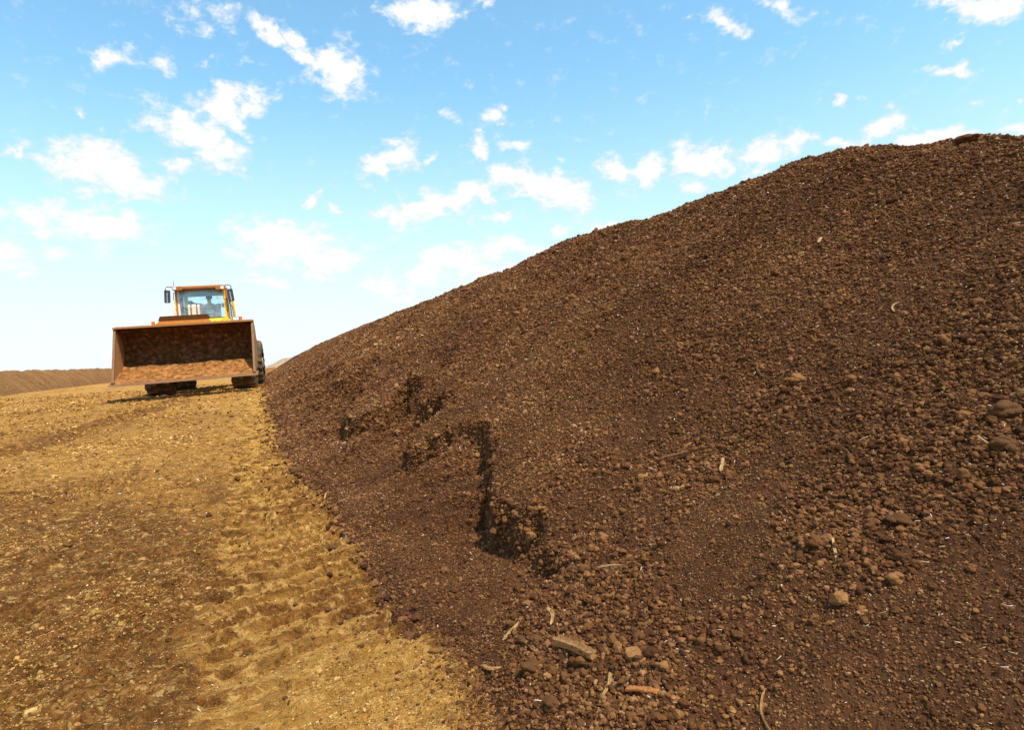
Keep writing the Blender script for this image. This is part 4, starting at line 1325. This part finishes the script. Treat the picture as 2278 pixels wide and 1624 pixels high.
    pillar('front_pillar', -0.672, -0.688, 3.55, 3.66, 2.0, 2.94, 0.05, 0.09, M_ORANGE)
    pillar('front_pillar', 0.655, 0.632, 3.55, 3.66, 2.0, 2.94, 0.05, 0.09, M_ORANGE)
    pillar('window_frame', -0.618, -0.640, 3.58, 3.69, 2.08, 2.93, 0.050, 0.06, M_CREAM)
    pillar('window_frame', 0.590, 0.568, 3.58, 3.69, 2.08, 2.93, 0.065, 0.06, M_YELLOW)
    pillar('rear_pillar', -0.655, -0.645, 5.00, 4.95, 2.08, 2.94, 0.07, 0.09, M_YELLOW)
    pillar('rear_pillar', 0.635, 0.615, 5.00, 4.95, 2.08, 2.94, 0.07, 0.09, M_YELLOW)
    pillar('door_post', -0.660, -0.650, 4.30, 4.30, 2.08, 2.94, 0.045, 0.06, M_BLACK)
    pillar('door_post', 0.640, 0.620, 4.30, 4.30, 2.08, 2.94, 0.045, 0.06, M_BLACK)

    def pane(name, pts, mat=M_GLASS, th=(0, 0.008, 0)):
        b = MB()
        n = len(pts)
        q = [(p[0] + th[0], p[1] + th[1], p[2] + th[2]) for p in pts]
        b._add(list(pts) + q, [tuple(range(n)), tuple(range(n, 2 * n))[::-1]] + [(i, n + i, n + (i + 1) % n, (i + 1) % n) for i in range(n)])
        return cp(name, b, mat)
    pane('windscreen', [(-0.595, 3.60, 2.10), (0.56, 3.60, 2.10), (0.537, 3.71, 2.925), (-0.617, 3.71, 2.925)])
    pane('rear_window', [(-0.60, 5.02, 2.14), (0.58, 5.02, 2.14), (0.57, 4.98, 2.92), (-0.60, 4.98, 2.92)], M_CLEAR)
    pane('side_window', [(-0.668, 3.70, 2.10), (-0.668, 4.98, 2.10), (-0.66, 4.94, 2.92), (-0.68, 3.78, 2.92)], M_CLEAR, th=(0.008, 0, 0))
    pane('side_window', [(0.655, 3.70, 2.10), (0.655, 4.98, 2.10), (0.63, 4.94, 2.92), (0.64, 3.78, 2.92)], M_CLEAR, th=(-0.008, 0, 0))
    # roof with a deeper lip at both front corners
    roof = cp('roof', MB().box(-0.705, 0.605, 3.50, 5.15, 2.935, 2.995, 0.02).box(-0.66, 0.56, 3.62, 5.0, 2.985, 3.03, 0.02), M_ORANGE)
    cp('roof_corner', MB().box(-0.735, -0.48, 3.455, 3.60, 2.90, 3.012, 0.015), M_ORANGE)
    cp('roof_corner', MB().box(0.375, 0.632, 3.455, 3.60, 2.875, 2.995, 0.015), M_ORANGE)
    cp('roof_light', MB().box(-0.715, -0.632, 3.435, 3.46, 2.915, 2.99, 0.008), M_WHITE)
    cp('roof_light', MB().box(0.515, 0.600, 3.435, 3.46, 2.885, 2.962, 0.008), M_WHITE)
    cp('sun_visor', MB().box(-0.605, 0.535, 3.745, 3.76, 2.725, 2.93, 0.003).box(-0.60, -0.50, 3.73, 3.744, 2.83, 2.93).box(0.44, 0.53, 3.73, 3.744, 2.81, 2.93), M_GREY)
    cp('headliner', MB().box(-0.62, 0.60, 3.78, 4.96, 2.905, 2.93), M_GREY)
    cp('wiper', MB().tube([(-0.545, 3.585, 2.45), (-0.50, 3.578, 2.42), (-0.31, 3.575, 2.26)], 0.010, 8).tube([(-0.52, 3.570, 2.425), (-0.33, 3.568, 2.285)], 0.008, 8), M_BLACK)
    # mirrors on bent arms
    for (s, mx, mz, tilt, ax) in ((-1, -0.868, 2.735, 0.06, -0.725), (1, 0.765, 2.695, -0.09, 0.63)):
        arm = cp('mirror_arm', MB().tube([(ax, 3.52, 2.965), (ax + s * 0.03, 3.46, 3.0), (mx + s * 0.0, 3.44, 3.0 - (0.02 if s > 0 else 0)), (mx + s * 0.03, 3.43, 2.95), (mx + s * 0.02, 3.44, 2.80)], 0.013, 10), M_BLACK, True)
        mm = MB()
        mm.box(mx - 0.078, mx + 0.078, 3.43, 3.50, mz - 0.18, mz + 0.18, 0.028, rot=(0, tilt, 0))
        mr = cp('mirror', mm, M_BLACK)
        b = MB().box(mx - 0.066, mx + 0.066, 3.499, 3.504, mz - 0.15, mz + 0.15, 0.0, rot=(0, tilt, 0))
        g = b.build('mirror_glass', M_MIRROR, mr)
        g.data.transform(Matrix.Translation((0, -3.6, -1.3)))
        cp('mirror_clamp', MB().box(mx - 0.012, mx + 0.012, 3.415, 3.432, mz - 0.16, mz + 0.10, 0.004, rot=(0, tilt, 0)), M_GREY)
    cp('handrail', MB().tube([(-0.735, 3.66, 2.86), (-0.742, 3.60, 2.70), (-0.70, 3.58, 2.46), (-0.698, 3.58, 2.41), (-0.742, 3.58, 2.33), (-0.735, 3.58, 2.20), (-0.73, 3.60, 1.95)], 0.013, 10), M_YELLOW, True)
    cp('handrail', MB().tube([(0.66, 3.66, 2.80), (0.69, 3.60, 2.66), (0.705, 3.58, 2.46), (0.765, 3.58, 2.38), (0.785, 3.58, 2.20), (0.80, 3.60, 1.90)], 0.013, 10), M_ORANGE, True)
    cp('handrail', MB().tube([(0.785, 3.95, 2.55), (0.80, 3.93, 2.2), (0.815, 3.93, 1.85)], 0.015, 10), M_YELLOW, True)
    cp('antenna', MB().tube([(-0.732, 3.75, 2.98), (-0.732, 3.75, 3.13), (-0.731, 3.75, 3.14), (-0.731, 3.75, 3.20), (-0.730, 3.75, 3.21), (-0.715, 3.75, 3.43)], [0.008, 0.008, 0.013, 0.013, 0.006, 0.005], 8), M_GREY, True)
    # inside the cab
    seat = empty('driver_seat', (0.07, 4.55 - 3.6, 2.0 - 1.3))
    seat.parent = cab
    MB().box(-0.24, 0.24, -0.25, 0.25, -0.06, 0.06, 0.04).build('seat_cushion', M_SEAT, seat)
    MB().box(-0.21, 0.24, 0.24, 0.34, 0.0, 0.46, 0.05, rot=(-0.12, 0, 0)).box(0.10, 0.25, 0.30, 0.37, 0.44, 0.60, 0.03, rot=(-0.12, 0, 0)).build('seat_back', M_SEAT, seat)
    MB().cyl((0, 0, -0.5), (0, 0, -0.05), 0.1, 14).build('seat_base', M_BLACK, seat)
    cp('steering_column', MB().tube([(0.05, 3.74, 1.9), (0.055, 3.90, 2.13)], 0.03, 12), M_BLACK)
    sw = MB()
    ring = []
    for k in range(33):
        t = k * math.pi / 16
        ring.append((0.055 + 0.18 * math.cos(t), 3.92 + 0.18 * math.sin(t) * 0.86, 2.15 + 0.18 * math.sin(t) * 0.5))
    sw.tube(ring, 0.014, 8)
    for t in (math.pi / 2, math.pi * 7 / 6, math.pi * 11 / 6):
        sw.tube([(0.055, 3.92, 2.15), (0.055 + 0.18 * math.cos(t), 3.92 + 0.18 * math.sin(t) * 0.86, 2.15 + 0.18 * math.sin(t) * 0.5)], 0.010, 8)
    cp('steering_wheel', sw, M_BLACK, True)
    cp('side_cabinet', MB().prism([(-0.58, 2.08), (-0.12, 2.08), (-0.06, 2.52), (-0.20, 2.62), (-0.42, 2.66), (-0.48, 2.72), (-0.58, 2.72)], 'y', 4.78, 4.96, bev=0.015), M_SEAT)
    cp('inside_panel', MB().prism([(3.72, 2.08), (4.25, 2.08), (4.25, 2.35), (3.80, 2.62)], 'x', -0.645, -0.60, bev=0.008), M_GREY)
    cp('cab_speaker', MB().ball((0.505, 3.80, 2.45), 0.065, (0.8, 0.5, 1.1)), M_GREY, True)
    cp('grab_hook', MB().tube([(0.36, 3.73, 2.70), (0.37, 3.73, 2.665), (0.39, 3.73, 2.66), (0.385, 3.73, 2.63)], 0.006, 8), M_BLACK, True)
    cp('rear_shelf', MB().box(-0.58, 0.57, 4.70, 4.97, 2.09, 2.13, 0.008), M_GREY)


build_loader()


# ------------------------------------------------------------------ the driver
def skin_body(name, verts, edges, mat, root=0, parent=None, sub=2):
    me = bpy.data.meshes.new(name)
    me.from_pydata([v[0] for v in verts], edges, [])
    me.update()
    o_ = link_mesh(name, me, mat, parent)
    o_.modifiers.new('skin', 'SKIN').use_smooth_shade = True
    lay = me.skin_vertices[0].data
    for i, v in enumerate(verts):
        r_ = v[1]
        lay[i].radius = r_ if isinstance(r_, tuple) else (r_, r_)
        lay[i].use_root = (i == root)
    s_ = o_.modifiers.new('smooth', 'SUBSURF')
    s_.levels = sub
    s_.render_levels = sub
    return o_


def chain(verts, edges, start, pts):
    i = start
    for p, r_ in pts:
        verts.append((p, r_))
        edges.append((i, len(verts) - 1))
        i = len(verts) - 1
    return i


def build_person():
    # coordinates about the hip, facing -y (towards the camera)
    V, E = [((0, 0, 0), (0.135, 0.10))], []
    chest = chain(V, E, 0, [((0, 0.02, 0.14), (0.13, 0.095)), ((0, 0.02, 0.30), (0.145, 0.105)), ((0, 0.0, 0.44), (0.13, 0.085))])
    neck = chain(V, E, chest, [((0, -0.01, 0.53), 0.052), ((0, -0.03, 0.60), (0.062, 0.075)), ((0, -0.035, 0.68), (0.078, 0.095)), ((0, -0.025, 0.755), (0.060, 0.075))])
    chain(V, E, neck - 1, [((0, -0.125, 0.665), 0.020), ((0, -0.145, 0.655), 0.012)])
    hands = []
    for s in (-1, 1):
        sh = chain(V, E, chest, [((s * 0.17, 0.01, 0.43), 0.062)])
        el = chain(V, E, sh, [((s * 0.215, -0.08, 0.29), 0.048), ((s * 0.225, -0.15, 0.19), 0.044)])
        wr = chain(V, E, el, [((s * 0.19, -0.30, 0.185), 0.034), ((s * 0.165, -0.38, 0.19), 0.026)])
        pm = chain(V, E, wr, [((s * 0.155, -0.43, 0.20), (0.036, 0.018))])
        hands.append((s, pm))
        for k, (dx, ln) in enumerate(((-0.027, 0.058), (-0.009, 0.068), (0.009, 0.064), (0.027, 0.050))):
            b = V[pm][0]
            chain(V, E, pm, [((b[0] + dx, b[1] - 0.038, b[2] + 0.010), 0.0095), ((b[0] + dx * 1.05, b[1] - 0.038 - ln * 0.45, b[2] - 0.004), 0.0085), ((b[0] + dx, b[1] - 0.038 - ln * 0.40, b[2] - 0.004 - ln * 0.5), 0.0075)])
        b = V[pm][0]
        chain(V, E, pm, [((b[0] - s * 0.040, b[1] + 0.005, b[2] + 0.004), 0.011), ((b[0] - s * 0.052, b[1] - 0.030, b[2] - 0.012), 0.009), ((b[0] - s * 0.044, b[1] - 0.052, b[2] - 0.026), 0.008)])
        hip = chain(V, E, 0, [((s * 0.10, -0.08, -0.01), 0.082)])
        kn = chain(V, E, hip, [((s * 0.13, -0.30, 0.02), 0.068), ((s * 0.15, -0.46, 0.0), 0.058)])
        an = chain(V, E, kn, [((s * 0.15, -0.50, -0.20), 0.050), ((s * 0.15, -0.50, -0.40), 0.036), ((s * 0.15, -0.53, -0.45), 0.040)])
        chain(V, E, an, [((s * 0.155, -0.64, -0.455), 0.032)])
    person = skin_body('person', V, E, M_SKIN)
    loc = Vector((0.06, 4.46, 2.055))
    person.matrix_world = Matrix.Translation(LOADER_LOC) @ LOADER_ROT.to_4x4() @ Matrix.Translation(loc)
    tag(person, 'driver in a pale grey shirt with white bib seated behind the windscreen', 'person')
    # shirt
    V, E = [((0, 0.02, 0.05), (0.145, 0.108))], []
    ch = chain(V, E, 0, [((0, 0.02, 0.16), (0.142, 0.104)), ((0, 0.02, 0.30), (0.158, 0.114)), ((0, 0.0, 0.44), (0.142, 0.094)), ((0, -0.005, 0.492), (0.075, 0.065))])
    for s in (-1, 1):
        sh = chain(V, E, ch - 1, [((s * 0.172, 0.01, 0.43), 0.074)])
        chain(V, E, sh, [((s * 0.217, -0.08, 0.29), 0.060), ((s * 0.226, -0.15, 0.19), 0.056), ((s * 0.192, -0.29, 0.185), 0.046), ((s * 0.172, -0.36, 0.188), 0.038)])
    skin_body('shirt', V, E, M_SHIRT, 0, person)
    # trousers
    V, E = [((0, 0.01, 0.0), (0.148, 0.112))], []
    for s in (-1, 1):
        hip = chain(V, E, 0, [((s * 0.10, -0.08, -0.01), 0.092)])
        chain(V, E, hip, [((s * 0.13, -0.30, 0.02), 0.080), ((s * 0.15, -0.46, 0.0), 0.070), ((s * 0.15, -0.505, -0.20), 0.062), ((s * 0.15, -0.505, -0.37), 0.056)])
    skin_body('trousers', V, E, M_BIB, 0, person)
    bib = MB()
    bib.box(-0.115, 0.115, -0.118, -0.095, 0.10, 0.34, 0.01)
    bib.build('bib', M_BIB, person)
    st = MB()
    for s in (-1, 1):
        st.tube([(s * 0.095, -0.112, 0.33), (s * 0.105, -0.098, 0.42), (s * 0.10, -0.03, 0.505), (s * 0.09, 0.08, 0.46), (s * 0.06, 0.13, 0.3)], 0.014, 8)
    st.build('strap', M_STRAP, person)
    hair = bmesh.new()
    bmesh.ops.create_icosphere(hair, subdivisions=3, radius=1.0)
    for v in hair.verts:
        v.co = Vector((v.co.x * 0.086, v.co.y * 0.104, v.co.z * 0.092)) + Vector((0, -0.015, 0.715))
    bmesh.ops.delete(hair, geom=[v for v in hair.verts if v.co.y < -0.045 and v.co.z < 0.745 or v.co.z < 0.66], context='VERTS')
    me_ = bpy.data.meshes.new('hair')
    hair.to_mesh(me_)
    hair.free()
    h = link_mesh('hair', me_, M_HAIR, person, smooth=True)
    md = h.modifiers.new('thick', 'SOLIDIFY')
    md.thickness = 0.008
    for s in (-1, 1):
        MB().ball((s * 0.030, -0.112, 0.690), 0.011).build('eye', M_HAIR, person, True)
        MB().ball((s * 0.080, -0.02, 0.675), 0.022, (0.4, 0.7, 1.2)).build('ear', M_SKIN, person, True)
    MB().ball((0, -0.112, 0.622), 0.022, (1.2, 0.4, 0.3)).build('mouth', M_HAIR, person, True)


build_person()
print('scene built')
